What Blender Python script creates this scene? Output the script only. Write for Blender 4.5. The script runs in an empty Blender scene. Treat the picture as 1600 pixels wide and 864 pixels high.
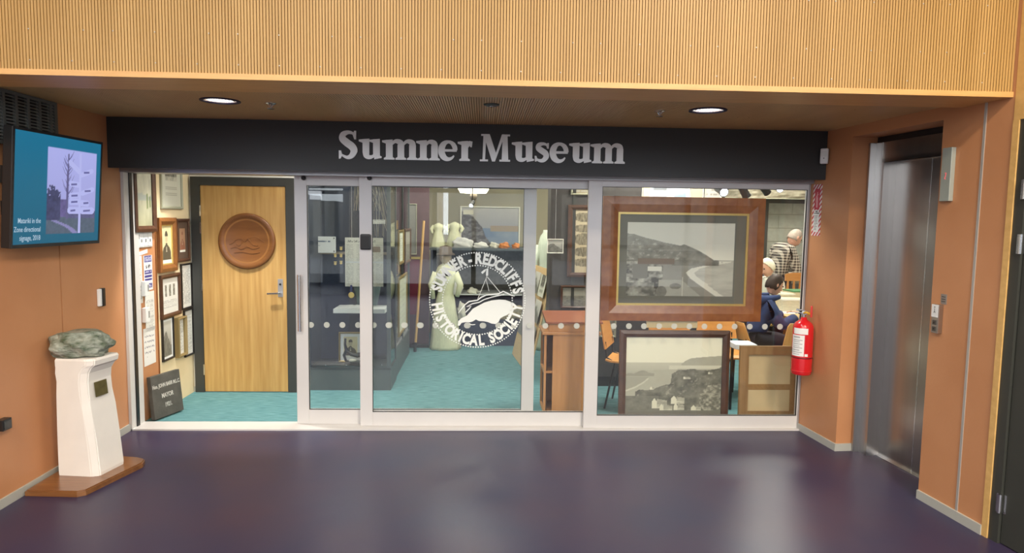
import bpy, bmesh, math, random
import numpy as np
from mathutils import Vector, Matrix
random.seed(7)
RNG = np.random.RandomState(11)
S = bpy.context.scene
COL = S.collection

# ------------------------------------------------------------------ camera
FPX = 1055.07
CAM = Vector((2.7338, -5.3151, 1.70))
_yaw, _pit, _rol = .0448, -.0874, .0143
FW = Vector((math.sin(_yaw)*math.cos(_pit), math.cos(_yaw)*math.cos(_pit), math.sin(_pit)))
RT = Vector((math.cos(_yaw), -math.sin(_yaw), 0))
UP = RT.cross(FW)
RT, UP = RT*math.cos(_rol)+UP*math.sin(_rol), -RT*math.sin(_rol)+UP*math.cos(_rol)
cd = bpy.data.cameras.new('camera'); cd.sensor_width = 36; cd.lens = FPX*36/1600; cd.clip_start = .05
co = bpy.data.objects.new('camera', cd); COL.objects.link(co)
co.matrix_world = Matrix(((RT.x, UP.x, -FW.x, CAM.x), (RT.y, UP.y, -FW.y, CAM.y), (RT.z, UP.z, -FW.z, CAM.z), (0, 0, 0, 1)))
S.camera = co

# ------------------------------------------------------------------ world, exposure, large lights
W = bpy.data.worlds.new('sky'); S.world = W; W.use_nodes = True
W.node_tree.nodes['Background'].inputs[0].default_value = (.88, .93, 1.0, 1)
W.node_tree.nodes['Background'].inputs[1].default_value = 5.6
S.view_settings.view_transform = 'Standard'; S.view_settings.look = 'None'
S.view_settings.exposure = 0.0; S.view_settings.gamma = 1.0; S.view_settings.use_curve_mapping = False
LOBBY_W, LOBBY_C = 200, (1.0, .84, .62)
MUS_W, MUS_C = 42, (1.0, .95, .84)

def area(name, loc, size, power, color, rot=(0, 0, 0), shape='DISK', size_y=None):
    l = bpy.data.lights.new(name, 'AREA'); l.shape = shape; l.size = size
    if size_y: l.size_y = size_y
    l.energy = power; l.color = color
    o = bpy.data.objects.new(name, l); COL.objects.link(o); o.location = loc; o.rotation_euler = rot
    return o
LOBBY_LAMPS = [(4.9, -5.6), (5.2, -7.8), (1.2, -5.6), (1.2, -7.8)]
LOBBY_K = [1.3, 1.3, .7, .7]
for (x, y), k in zip(LOBBY_LAMPS, LOBBY_K):
    area('lobby_lamp_light', (x, y, 4.86), .9, LOBBY_W*k, LOBBY_C)
_pl = area('window_portal', (2.5, -9.0, 2.5), 15.0, 1, (1, 1, 1), (math.radians(90), 0, 0), 'RECTANGLE', 4.3); _pl.data.cycles.is_portal = True
MUS_LAMPS = [(1.45, .55, .40), (2.6, .9, .38), (2.6, 2.6, .75), (4.4, .75, 1.1), (5.9, 1.7, 1.1), (6.6, 3.3, 1.0), (4.2, 3.2, .6), (1.0, 2.8, .6)]
for x, y, k in MUS_LAMPS:
    area('museum_lamp_light', (x, y, 2.66), .5, MUS_W*k, MUS_C, shape='SQUARE')

BAY_DOWNLIGHT = (.55, .40, 2.70)
_bl = bpy.data.lights.new('bay_downlight_lamp', 'SPOT'); _bl.energy = 210; _bl.color = (1.0, .97, .90); _bl.spot_size = math.radians(70); _bl.spot_blend = .55; _bl.shadow_soft_size = .06
_bo = bpy.data.objects.new('bay_downlight_lamp', _bl); COL.objects.link(_bo); _bo.location = BAY_DOWNLIGHT
# ------------------------------------------------------------------ pixel helpers (ray of the photograph met with a real plane of the room)
SR, XR = -.0827, 5.3377
def ray(x, y): return FW + RT*((x-800)/FPX) - UP*((y-432)/FPX)
def hit(x, y, n, k):
    n = Vector(n); D = ray(x, y); return CAM + D*((k-n.dot(CAM))/n.dot(D))
def PY(x, y, Y=0.): return hit(x, y, (0, 1, 0), Y)
def PX(x, y, X=0.): return hit(x, y, (1, 0, 0), X)
def PZ(x, y, Z=0.): return hit(x, y, (0, 0, 1), Z)
WT = Vector((-SR, -1, 0)).normalized()          # along the right wall, towards the camera
WN = Vector((-1, SR, 0)).normalized()           # out of the right wall, into the lobby
RW_M = Matrix(((WT.x, 0, WN.x, XR), (WT.y, 0, WN.y, 0), (0, 1, 0, 0), (0, 0, 0, 1)))   # local x along wall, y up, z out
def PR(x, y, out=0.):
    p = hit(x, y, WN, WN.dot(Vector((XR, 0, 0)))+out); q = RW_M.inverted() @ p
    return q

# ------------------------------------------------------------------ materials
MATS = {}
def nodes(m):
    m.use_nodes = True; nt = m.node_tree
    return nt, nt.nodes['Principled BSDF']
def mat(name, col, rough=.6, metal=0., var=0., scale=8., stretch=(1, 1, 1), bump=0., bscale=None, spec=None, col2=None, detail=4., coat=0., emit=None, estr=1.):
    if name in MATS: return MATS[name]
    m = bpy.data.materials.new(name); nt, b = nodes(m)
    b.inputs['Base Color'].default_value = (*col, 1); b.inputs['Roughness'].default_value = rough; b.inputs['Metallic'].default_value = metal
    if spec is not None: b.inputs['Specular IOR Level'].default_value = spec
    if coat: b.inputs['Coat Weight'].default_value = coat; b.inputs['Coat Roughness'].default_value = .15
    if emit:
        b.inputs['Emission Color'].default_value = (*emit, 1); b.inputs['Emission Strength'].default_value = estr
    if var or bump or col2:
        tc = nt.nodes.new('ShaderNodeTexCoord'); mp = nt.nodes.new('ShaderNodeMapping'); nt.links.new(tc.outputs['Object'], mp.inputs[0])
        mp.inputs['Scale'].default_value = stretch
        nz = nt.nodes.new('ShaderNodeTexNoise'); nz.inputs['Scale'].default_value = scale; nz.inputs['Detail'].default_value = detail
        nt.links.new(mp.outputs[0], nz.inputs['Vector'])
        if var or col2:
            mx = nt.nodes.new('ShaderNodeMix'); mx.data_type = 'RGBA'
            c2 = col2 or tuple(min(1, c*(1+var)) for c in col); c1 = col if col2 else tuple(c*(1-var) for c in col)
            mx.inputs[6].default_value = (*c1, 1); mx.inputs[7].default_value = (*c2, 1)
            rp = nt.nodes.new('ShaderNodeMapRange'); rp.inputs[1].default_value = .3; rp.inputs[2].default_value = .7
            nt.links.new(nz.outputs[0], rp.inputs[0]); nt.links.new(rp.outputs[0], mx.inputs[0]); nt.links.new(mx.outputs[2], b.inputs['Base Color'])
        if bump:
            bp = nt.nodes.new('ShaderNodeBump'); bp.inputs['Strength'].default_value = bump; bp.inputs['Distance'].default_value = .01
            src = nz
            if bscale:
                src = nt.nodes.new('ShaderNodeTexNoise'); src.inputs['Scale'].default_value = bscale; nt.links.new(mp.outputs[0], src.inputs['Vector'])
            nt.links.new(src.outputs[0], bp.inputs['Height']); nt.links.new(bp.outputs[0], b.inputs['Normal'])
    MATS[name] = m
    return m
def wood(name, c1, c2, rough=.45, grain=(14, 14, 1.2), scale=3., coat=0.):
    return mat(name, c1, rough, col2=c2, scale=scale, stretch=grain, bump=.05, detail=6, coat=coat)
def glassmat(name, tint=(1, 1, 1), boost=1.0):
    m = bpy.data.materials.new(name); m.use_nodes = True; nt = m.node_tree; nt.nodes.clear()
    out = nt.nodes.new('ShaderNodeOutputMaterial'); mix = nt.nodes.new('ShaderNodeMixShader')
    tr = nt.nodes.new('ShaderNodeBsdfTransparent'); tr.inputs[0].default_value = (*tint, 1)
    gl = nt.nodes.new('ShaderNodeBsdfGlossy'); gl.inputs['Roughness'].default_value = 0.0
    fr = nt.nodes.new('ShaderNodeFresnel'); ge = nt.nodes.new('ShaderNodeNewGeometry')
    mr = nt.nodes.new('ShaderNodeMapRange'); mr.inputs[3].default_value = 1.52; mr.inputs[4].default_value = 1/1.52
    nt.links.new(ge.outputs['Backfacing'], mr.inputs[0]); nt.links.new(mr.outputs[0], fr.inputs[0])
    nt.links.new(fr.outputs[0], mix.inputs[0])
    nt.links.new(tr.outputs[0], mix.inputs[1]); nt.links.new(gl.outputs[0], mix.inputs[2]); nt.links.new(mix.outputs[0], out.inputs[0])
    MATS[name] = m
    return m
def printmat(name, rough=.5, emis=0.):
    m = bpy.data.materials.new(name); nt, b = nodes(m)
    at = nt.nodes.new('ShaderNodeVertexColor'); at.layer_name = 'print'
    nt.links.new(at.outputs[0], b.inputs['Base Color']); b.inputs['Roughness'].default_value = rough
    if emis:
        b.inputs['Base Color'].default_value = (0, 0, 0, 1); nt.links.remove(b.inputs['Base Color'].links[0])
        nt.links.new(at.outputs[0], b.inputs['Emission Color']); b.inputs['Emission Strength'].default_value = emis
    MATS[name] = m
    return m
ORANGE = mat('orange_plaster', (.49, .222, .100), .42, col2=(.57, .275, .132), scale=1.7, bump=.04, bscale=60, spec=.35)
VINYL = mat('navy_vinyl_floor', (.024, .025, .068), .38, col2=(.046, .030, .064), scale=1.6, detail=8, spec=.38)
SLAT = mat('pale_slat_wood', (.43, .25, .076), .45, col2=(.51, .31, .105), scale=3, stretch=(3, 3, .5))
SOFF = mat('brown_soffit_wood', (.55, .35, .16), .35, col2=(.62, .41, .19), scale=3, stretch=(3, .5, 3))
EDGEW = wood('edge_wood', (.60, .33, .11), (.70, .41, .15), .4, grain=(1.2, 14, 14))
CHARC = mat('charcoal_paint', (.028, .029, .029), .5, var=.1, scale=300)
ALU = mat('pale_aluminium', (.62, .60, .58), .35, metal=.0, spec=.6, var=.02, scale=5)
GREYALU = mat('grey_aluminium', (.42, .42, .43), .35, metal=.6)
SKIRT = mat('grey_skirting', (.42, .42, .38), .5)
TRIM = mat('grey_trim', (.45, .43, .40), .4, metal=.3)
CARPET = mat('teal_carpet', (.070, .195, .215), .95, col2=(.175, .35, .375), scale=9, stretch=(1, 9, 1), bump=.4, bscale=160, spec=.1, detail=6)
CREAM = mat('cream_board', (.80, .66, .42), .7, var=.04, scale=4)
WHITEW = mat('white_wall_paint', (.78, .76, .70), .7)
OLIVE = mat('olive_wall_paint', (.30, .27, .19), .8, var=.05, scale=3)
DARKWALL = mat('dark_brown_partition', (.055, .050, .048), .7, var=.12, scale=20)
NAVY = mat('navy_felt', (.022, .032, .062), .85, var=.15, scale=30)
CASEGREY = mat('case_grey_paint', (.070, .085, .088), .45, var=.06, scale=10)
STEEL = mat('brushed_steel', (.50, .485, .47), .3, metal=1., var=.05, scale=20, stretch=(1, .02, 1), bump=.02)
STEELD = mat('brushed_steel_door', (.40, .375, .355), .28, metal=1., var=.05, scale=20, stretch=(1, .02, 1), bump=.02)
CHROME = mat('satin_chrome', (.65, .65, .65), .2, metal=1.)
BLACK = mat('black_plastic', (.012, .012, .013), .35)
BLACKM = mat('black_metal', (.015, .015, .015), .4, metal=.3)
WHITEP = mat('white_plastic', (.75, .76, .75), .35)
PAPER = mat('white_paper', (.80, .80, .78), .8)
OAK = wood('oak_veneer', (.45, .245, .070), (.60, .37, .13), .4, grain=(9, 9, .5), scale=3.5)
CARVED = wood('carved_timber', (.15, .052, .012), (.21, .08, .02), .35, grain=(1, 6, 6))
CARVEDL = wood('carved_timber_pale', (.25, .10, .026), (.31, .135, .036), .4, grain=(1, 6, 6))
MAHOG = wood('mahogany_frame', (.26, .085, .028), (.36, .13, .042), .32, grain=(6, 6, 2), coat=.3)
DKFRAME = wood('dark_brown_frame', (.065, .028, .016), (.10, .045, .024), .35, grain=(6, 6, 2))
BLKFRAME = mat('black_frame', (.016, .013, .012), .35)
BRFRAME = wood('red_brown_frame', (.20, .075, .022), (.28, .11, .03), .35, grain=(6, 6, 2))
GOLD = mat('gold_slip', (.78, .58, .20), .35, metal=.6)
GOLDFR = mat('dull_gold_frame', (.34, .25, .11), .4, metal=.5)
PALEFR = mat('pale_grey_green_frame', (.38, .38, .28), .5)
WHITEFR = mat('white_frame', (.82, .80, .70), .45)
MOUNTG = mat('grey_green_mount', (.18, .175, .14), .8)
MOUNTD = mat('dark_mount', (.10, .06, .04), .8)
MOUNTC = mat('cream_mount', (.74, .70, .58), .8)
PRINT = printmat('printed_picture')
SCREEN = printmat('screen_picture', emis=1.0)
GLASS = glassmat('clear_glass', (.98, .99, .985))
CASEGLASS = glassmat('case_glass', (.97, .985, .98))
VINYLW = mat('frosted_vinyl', (.80, .83, .78), .6)
SIGNL = mat('silver_letter', (.72, .72, .71), .5, metal=.75)
PLASTER = mat('white_plaster_cast', (.80, .77, .72), .55, var=.03, scale=6)
BRASS = mat('aged_brass_plaque', (.16, .13, .05), .4, metal=.6, var=.2, scale=20)
STONE = mat('green_stone', (.045, .075, .035), .45, col2=(.40, .43, .37), scale=14, detail=12, stretch=(1, 1, 2.2), bump=.9, bscale=45)
SLATE = mat('dark_slate', (.060, .056, .048), .7, col2=(.095, .088, .075), scale=9, bump=.2, bscale=60)
CHALK = mat('pale_engraving', (.52, .50, .46), .9)
PLY = wood('beech_plywood', (.58, .32, .10), (.68, .41, .15), .4, grain=(9, 9, 1))
ORPLY = wood('orange_plywood', (.66, .30, .07), (.74, .37, .10), .4, grain=(1, 9, 9))
RED = mat('red_enamel', (.62, .012, .018), .22, coat=.5)
HONEY = wood('honey_timber', (.60, .36, .12), (.70, .44, .16), .45, grain=(9, 9, .6))
LECT = wood('lectern_timber', (.46, .21, .075), (.55, .27, .10), .35, grain=(8, 8, .7), coat=.2)
BOARDW = wood('varnished_base_wood', (.17, .065, .02), (.25, .105, .033), .28, grain=(1, 9, 9), coat=.4)
SKIN = mat('skin', (.62, .36, .26), .5)
SKIN2 = mat('older_skin', (.62, .33, .24), .5)
HAIRB = mat('dark_brown_hair', (.030, .016, .010), .6, var=.3, scale=60)
HAIRG = mat('grey_hair', (.34, .28, .235), .7, var=.15, scale=60)
NAVYJ = mat('navy_fleece', (.022, .045, .135), .85, var=.25, scale=25)
KNITW = mat('cream_knit', (.80, .76, .60), .85, var=.04, scale=60)
WHITEJ = mat('white_jacket_cloth', (.80, .80, .70), .8, var=.05, scale=20)
CREAMD = mat('cream_dress_cloth', (.74, .74, .50), .8, var=.08, scale=14, stretch=(6, 6, 1))
JEANS = mat('dark_trousers', (.02, .024, .04), .8)
LAMPW = mat('lamp_diffuser', (.9, .9, .9), .5, emit=(1.0, .93, .82), estr=4.)
def plaid(name):
    m = bpy.data.materials.new(name); nt, b = nodes(m); b.inputs['Roughness'].default_value = .85
    tc = nt.nodes.new('ShaderNodeTexCoord'); sp = nt.nodes.new('ShaderNodeSeparateXYZ'); nt.links.new(tc.outputs['Object'], sp.inputs[0])
    fac = []
    for src in ('X', 'Y', 'Z'):
        a = nt.nodes.new('ShaderNodeMath'); a.operation = 'MULTIPLY'; a.inputs[1].default_value = 28
        nt.links.new(sp.outputs[src], a.inputs[0])
        f = nt.nodes.new('ShaderNodeMath'); f.operation = 'FRACT'; nt.links.new(a.outputs[0], f.inputs[0])
        g = nt.nodes.new('ShaderNodeMath'); g.operation = 'GREATER_THAN'; g.inputs[1].default_value = .55; nt.links.new(f.outputs[0], g.inputs[0])
        fac.append(g)
    s = nt.nodes.new('ShaderNodeMath'); s.operation = 'ADD'; nt.links.new(fac[0].outputs[0], s.inputs[0]); nt.links.new(fac[2].outputs[0], s.inputs[1])
    h = nt.nodes.new('ShaderNodeMath'); h.operation = 'MULTIPLY'; h.inputs[1].default_value = .5; nt.links.new(s.outputs[0], h.inputs[0])
    mx = nt.nodes.new('ShaderNodeMix'); mx.data_type = 'RGBA'; mx.inputs[6].default_value = (.025, .022, .024, 1); mx.inputs[7].default_value = (.52, .46, .38, 1)
    nt.links.new(h.outputs[0], mx.inputs[0]); nt.links.new(mx.outputs[2], b.inputs['Base Color'])
    return m
PLAID = plaid('checked_shirt_cloth')
def stripes(name, c1, c2, k):
    m = bpy.data.materials.new(name); nt, b = nodes(m); b.inputs['Roughness'].default_value = .5
    tc = nt.nodes.new('ShaderNodeTexCoord'); sp = nt.nodes.new('ShaderNodeSeparateXYZ'); nt.links.new(tc.outputs['Object'], sp.inputs[0])
    a = nt.nodes.new('ShaderNodeMath'); a.operation = 'SUBTRACT'; nt.links.new(sp.outputs['Y'], a.inputs[0]); nt.links.new(sp.outputs['X'], a.inputs[1])
    c = nt.nodes.new('ShaderNodeMath'); c.operation = 'MULTIPLY'; c.inputs[1].default_value = k; nt.links.new(a.outputs[0], c.inputs[0])
    f = nt.nodes.new('ShaderNodeMath'); f.operation = 'FRACT'; nt.links.new(c.outputs[0], f.inputs[0])
    g = nt.nodes.new('ShaderNodeMath'); g.operation = 'GREATER_THAN'; g.inputs[1].default_value = .5; nt.links.new(f.outputs[0], g.inputs[0])
    mx = nt.nodes.new('ShaderNodeMix'); mx.data_type = 'RGBA'; mx.inputs[6].default_value = (*c1, 1); mx.inputs[7].default_value = (*c2, 1)
    nt.links.new(g.outputs[0], mx.inputs[0]); nt.links.new(mx.outputs[2], b.inputs['Base Color'])
    return m
HAZARD = stripes('red_white_hazard_stripe', (.78, .74, .72), (.50, .03, .05), 26)

# ------------------------------------------------------------------ mesh helpers
def add_box(bm, a, b, bev=0.):
    x0, x1 = sorted((a[0], b[0])); y0, y1 = sorted((a[1], b[1])); z0, z1 = sorted((a[2], b[2]))
    v = [bm.verts.new(p) for p in ((x0, y0, z0), (x1, y0, z0), (x1, y1, z0), (x0, y1, z0), (x0, y0, z1), (x1, y0, z1), (x1, y1, z1), (x0, y1, z1))]
    fs = [bm.faces.new([v[i] for i in q]) for q in ((0, 3, 2, 1), (4, 5, 6, 7), (0, 1, 5, 4), (1, 2, 6, 5), (2, 3, 7, 6), (3, 0, 4, 7))]
    if bev:
        es = list({e for f in fs for e in f.edges})
        bmesh.ops.bevel(bm, geom=es, offset=bev, segments=2, affect='EDGES', profile=.6)
    return v
def add_prism(bm, pts, z0, z1):
    """polygon pts (x, y) extruded z0..z1"""
    lo = [bm.verts.new((p[0], p[1], z0)) for p in pts]; hi = [bm.verts.new((p[0], p[1], z1)) for p in pts]
    n = len(pts); area2 = sum(pts[i][0]*pts[(i+1) % n][1]-pts[(i+1) % n][0]*pts[i][1] for i in range(n))
    if area2 < 0: lo.reverse(); hi.reverse()
    bm.faces.new(list(reversed(lo))); bm.faces.new(hi)
    for i in range(n): bm.faces.new((lo[i], lo[(i+1) % n], hi[(i+1) % n], hi[i]))
def add_ring(bm, outer, inner, z0, z1, closed=True):
    """frame between two matching polygons"""
    n = len(outer)
    V = [[bm.verts.new((p[0], p[1], z)) for p in poly] for z in (z0, z1) for poly in (outer, inner)]
    for i in range(n):
        j = (i+1) % n
        bm.faces.new((V[2][i], V[2][j], V[3][j], V[3][i])); bm.faces.new((V[0][j], V[0][i], V[1][i], V[1][j]))
        bm.faces.new((V[0][i], V[0][j], V[2][j], V[2][i])); bm.faces.new((V[1][j], V[1][i], V[3][i], V[3][j]))
def add_tube(bm, pts, r, seg=8, cap=True):
    pts = [Vector(p) for p in pts]; rr = r if isinstance(r, (list, tuple)) else [r]*len(pts)
    rings = []; prev = None
    for i, p in enumerate(pts):
        t = (pts[min(i+1, len(pts)-1)]-pts[max(i-1, 0)]).normalized()
        if prev is None: n = t.orthogonal().normalized()
        else: n = (prev - t*prev.dot(t)).normalized()
        prev = n; b = t.cross(n)
        rings.append([bm.verts.new(p+(n*math.cos(2*math.pi*k/seg)+b*math.sin(2*math.pi*k/seg))*rr[i]) for k in range(seg)])
    for a, b in zip(rings, rings[1:]):
        for k in range(seg): bm.faces.new((a[k], a[(k+1) % seg], b[(k+1) % seg], b[k]))
    if cap: bm.faces.new(list(reversed(rings[0]))); bm.faces.new(rings[-1])
def add_lathe(bm, prof, seg=24, c=(0, 0, 0), sx=1., sy=1.):
    rings = []
    for r, z in prof:
        if r < 1e-5: rings.append([bm.verts.new((c[0], c[1], c[2]+z))])
        else: rings.append([bm.verts.new((c[0]+sx*r*math.cos(2*math.pi*k/seg), c[1]+sy*r*math.sin(2*math.pi*k/seg), c[2]+z)) for k in range(seg)])
    for a, b in zip(rings, rings[1:]):
        for k in range(seg):
            q = [a[k % len(a)], a[(k+1) % len(a)], b[(k+1) % len(b)], b[k % len(b)]]
            u = []
            for w in q:
                if w not in u: u.append(w)
            if len(u) > 2: bm.faces.new(u)
    if len(rings[0]) > 1: bm.faces.new(list(reversed(rings[0])))
    if len(rings[-1]) > 1: bm.faces.new(rings[-1])
def add_ball(bm, c, r, seg=14, rings=9):
    r = r if isinstance(r, (list, tuple)) else (r, r, r)
    g = bmesh.ops.create_uvsphere(bm, u_segments=seg, v_segments=rings, radius=1)
    for v in g['verts']: v.co = Vector((c[0]+v.co.x*r[0], c[1]+v.co.y*r[1], c[2]+v.co.z*r[2]))
    return g['verts']
def stroke(bm, pts, w, z0, z1, sub=0):
    """flat ribbon along pts (x,y) with width(s), extruded"""
    pts = [Vector((p[0], p[1])) for p in pts]; ww = w if isinstance(w, (list, tuple)) else [w]*len(pts)
    if sub:
        P, Q = [], []
        n = len(pts)
        for i in range(n-1):
            p0, p1, p2, p3 = pts[max(i-1, 0)], pts[i], pts[i+1], pts[min(i+2, n-1)]
            for k in range(sub):
                t = k/sub
                P.append(.5*((2*p1)+(p2-p0)*t+(2*p0-5*p1+4*p2-p3)*t*t+(3*p1-p0-3*p2+p3)*t**3)); Q.append(ww[i]*(1-t)+ww[i+1]*t)
        P.append(pts[-1]); Q.append(ww[-1]); pts, ww = P, Q
    L, R_ = [], []
    for i, p in enumerate(pts):
        t = (pts[min(i+1, len(pts)-1)]-pts[max(i-1, 0)]).normalized(); nrm = Vector((-t.y, t.x))
        L.append(p+nrm*ww[i]/2); R_.append(p-nrm*ww[i]/2)
    A = [[bm.verts.new((q.x, q.y, z)) for q in side] for z in (z0, z1) for side in (L, R_)]
    for i in range(len(pts)-1):
        bm.faces.new((A[2][i+1], A[2][i], A[3][i], A[3][i+1])); bm.faces.new((A[0][i], A[0][i+1], A[1][i+1], A[1][i]))
        bm.faces.new((A[0][i], A[2][i], A[2][i+1], A[0][i+1])); bm.faces.new((A[1][i+1], A[3][i+1], A[3][i], A[1][i]))
    for i in (0, len(pts)-1):
        q = (A[0][i], A[1][i], A[3][i], A[2][i]); bm.faces.new(q if i == 0 else tuple(reversed(q)))
def mesh_of(bm, name, smooth=False):
    me = bpy.data.meshes.new(name); bm.normal_update(); bm.to_mesh(me); bm.free()
    if smooth:
        for p in me.polygons: p.use_smooth = True
    return me
def link(name, me, m=None, parent=None, M=None, label=None):
    o = bpy.data.objects.new(name, me); COL.objects.link(o)
    if m is not None and me is not None and not me.materials: me.materials.append(m)
    if parent is not None: o.parent = parent
    if M is not None: o.matrix_local = M
    if label: o['label'] = label
    return o
def obj(name, bm, m, parent=None, M=None, smooth=False, label=None):
    return link(name, mesh_of(bm, name, smooth), m, parent, M, label)
def B(): return bmesh.new()
def box(name, a, b, m, parent=None, bev=0., M=None, label=None):
    bm = B(); add_box(bm, a, b, bev); return obj(name, bm, m, parent, M, label=label)
def tag(o, label=None, cat=None, group=None, kind=None):
    if label: o['label'] = label
    if cat: o['category'] = cat
    if group: o['group'] = group
    if kind: o['kind'] = kind
    return o
def thing(name, label, cat, M=None, loc=None, group=None):
    o = bpy.data.objects.new(name, None); COL.objects.link(o); o.empty_display_size = .05
    if M is not None: o.matrix_world = M
    if loc is not None: o.location = loc
    return tag(o, label, cat, group)
def struct(name, bm, m, label=None):
    o = obj(name, bm, m); o['kind'] = 'structure'
    if label: o['label'] = label
    return o
def sbox(name, a, b, m, label=None):
    bm = B(); add_box(bm, a, b); return struct(name, bm, m, label)
def planeM(c, right, up):
    r = Vector(right).normalized(); u = Vector(up).normalized(); n = r.cross(u); c = Vector(c)
    return Matrix(((r.x, u.x, n.x, c.x), (r.y, u.y, n.y, c.y), (r.z, u.z, n.z, c.z), (0, 0, 0, 1)))
def leftM(y, z, x=0.): return planeM((x, y, z), (0, 1, 0), (0, 0, 1))
def faceM(x, y, z): return planeM((x, y, z), (1, 0, 0), (0, 0, 1))
def rightM(t, z, out=0.): return RW_M @ Matrix.Translation((t, z, out))
def text_mesh(body, size, ext=.0005, bold=0., align='CENTER', sx=1.):
    c = bpy.data.curves.new('text', 'FONT'); c.body = body; c.size = size; c.extrude = ext; c.offset = bold
    c.align_x = align; c.align_y = 'CENTER'; c.resolution_u = 3; c.fill_mode = 'BOTH'
    o = bpy.data.objects.new('text', c); COL.objects.link(o)
    dg = bpy.context.evaluated_depsgraph_get(); dg.update()
    me = bpy.data.meshes.new_from_object(o.evaluated_get(dg)); me.materials.clear()
    bpy.data.objects.remove(o); bpy.data.curves.remove(c)
    if sx != 1.:
        for v in me.vertices: v.co.x *= sx
    return me
def copy_tree(o, parent=None):
    c = o.copy(); COL.objects.link(c)
    if parent is not None: c.parent = parent
    for ch in o.children: copy_tree(ch, c)
    return c

# ---- prints: a fine grid whose colours are computed by a function of (u, v)
def vnoise(u, v, s, seed):
    g = np.random.RandomState(seed).rand(67, 67)
    x = u*s; y = v*s; xi = np.floor(x).astype(int); yi = np.floor(y).astype(int); fx = x-xi; fy = y-yi
    fx = fx*fx*(3-2*fx); fy = fy*fy*(3-2*fy); xi %= 66; yi %= 66
    return (g[yi, xi]*(1-fx)+g[yi, xi+1]*fx)*(1-fy)+(g[yi+1, xi]*(1-fx)+g[yi+1, xi+1]*fx)*fy
def fbm(u, v, s, seed, o=4):
    t = 0; a = .5; n = 0
    for k in range(o): t = t+a*vnoise(u+.37*k, v+.21*k, s*2**k, seed+k); n += a; a *= .55
    return t/n
def print_mesh(w, h, nx, ny, fn):
    u, v = np.meshgrid((np.arange(nx+1))/nx, (np.arange(ny+1))/ny)
    c = fn(u, v); c = np.clip(c, 0, 1)
    co_ = np.stack([(u-.5)*w, (v-.5)*h, np.zeros_like(u)], -1).reshape(-1, 3)
    i = np.arange((nx+1)*ny).reshape(ny, nx+1)[:, :-1].ravel()
    f = np.stack([i, i+1, i+nx+2, i+nx+1], -1)
    me = bpy.data.meshes.new('print'); me.from_pydata(co_.tolist(), [], f.tolist())
    ca = me.color_attributes.new('print', 'FLOAT_COLOR', 'POINT')
    ca.data.foreach_set('color', np.concatenate([c.reshape(-1, 3), np.ones((c.shape[0]*c.shape[1], 1))], 1).astype(np.float32).ravel())
    return me
def C3(*c): return np.array(c, float)
def lerp(a, b, t): return a+(b-a)*t[..., None]
def full(u, c): return np.broadcast_to(C3(*c), u.shape+(3,)).copy()
def put(img, mask, c): img[mask] = c if np.ndim(c) == 1 else c[mask]; return img
def tone(g, dark=(.035, .03, .022), light=(.98, .96, .80)): return lerp(C3(*dark)[None, None], C3(*light)[None, None], np.clip(g, 0, 1))

def art_headland(u, v):
    g = .92-.10*v+.04*(fbm(u, v, 4, 3)-.5)
    hill = np.interp(u, [0, .06, .15, .25, .36, .42, .5, .53, .58, .66, .74, .8, .84, .88], [.845, .84, .80, .765, .725, .71, .69, .71, .68, .63, .565, .51, .46, .41])
    n = fbm(u, v, 16, 5); n2 = fbm(u, v, 34, 9, 3)
    m = (v < hill) & (u < .88)
    g = np.where(m, .17+.30*(n-.35)+.35*np.clip(n2-.58, 0, 1)*3*(u < .5)+.10*(v > .62), g)
    sea = (v < .495) & (u > .83)
    g = np.where(sea & (v > .478), .5, g)
    shore = np.interp(v, [0, .08, .16, .24, .32, .38, .42, .47], [.84, .76, .68, .60, .555, .60, .72, .9])
    low = v < np.interp(u, [0, .2, .45, .7, .9, 1], [.47, .45, .44, .455, .47, .49])
    g = np.where(low & (u <= shore), .30+.10*(fbm(u, v, 7, 13)-.5), g)
    wv = fbm(u*.6+v*.5, v*2.2, 10, 15)
    g = np.where(low & (u > shore), .54+.30*(wv-.45), g)
    surf = low & (u > shore) & (u < shore+.06+.04*wv)
    g = np.where(surf, .80, g)
    cliff = (v < .50) & (v > .42) & (u > .42) & (u < .86); g = np.where(cliff, np.minimum(g, .16+.25*(n-.3)), g)
    town = (u < .34) & (v < .47); g = np.where(town, .22+.9*np.clip(fbm(u, v, 22, 21, 3)-.48, -.2, .6), g)
    shed = (u > .19) & (u < .33) & (v < .40) & (v > .34); g = np.where(shed, .75, g)
    g = np.where((u > .06) & (u < .20) & (v < .43) & (v > .24), .20, g)
    road = (v < .22) & (u > .30) & (u < np.interp(v, [0, .22], [.70, .52])); g = np.where(road, .42+.1*(n-.5), g)
    tree = ((u-.46)**2/.0030+(v-.135)**2/.0016) < 1; g = np.where(tree, .10+.2*n, g)
    tree = ((u-.33)**2/.0025+(v-.06)**2/.006) < 1; g = np.where(tree, .10+.2*n, g)
    g = np.where((u < .26) & (v < .18), .18+.7*np.clip(fbm(u, v, 18, 31, 3)-.45, -.1, .6), g)
    g = np.where((np.abs(u-.527) < .004) & (v < .26), .75, g)
    img = tone(g)
    put(img, (u > .10) & (u < .445) & (v > .43) & (v < .51), C3(.20, .145, .105))
    return img
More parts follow.
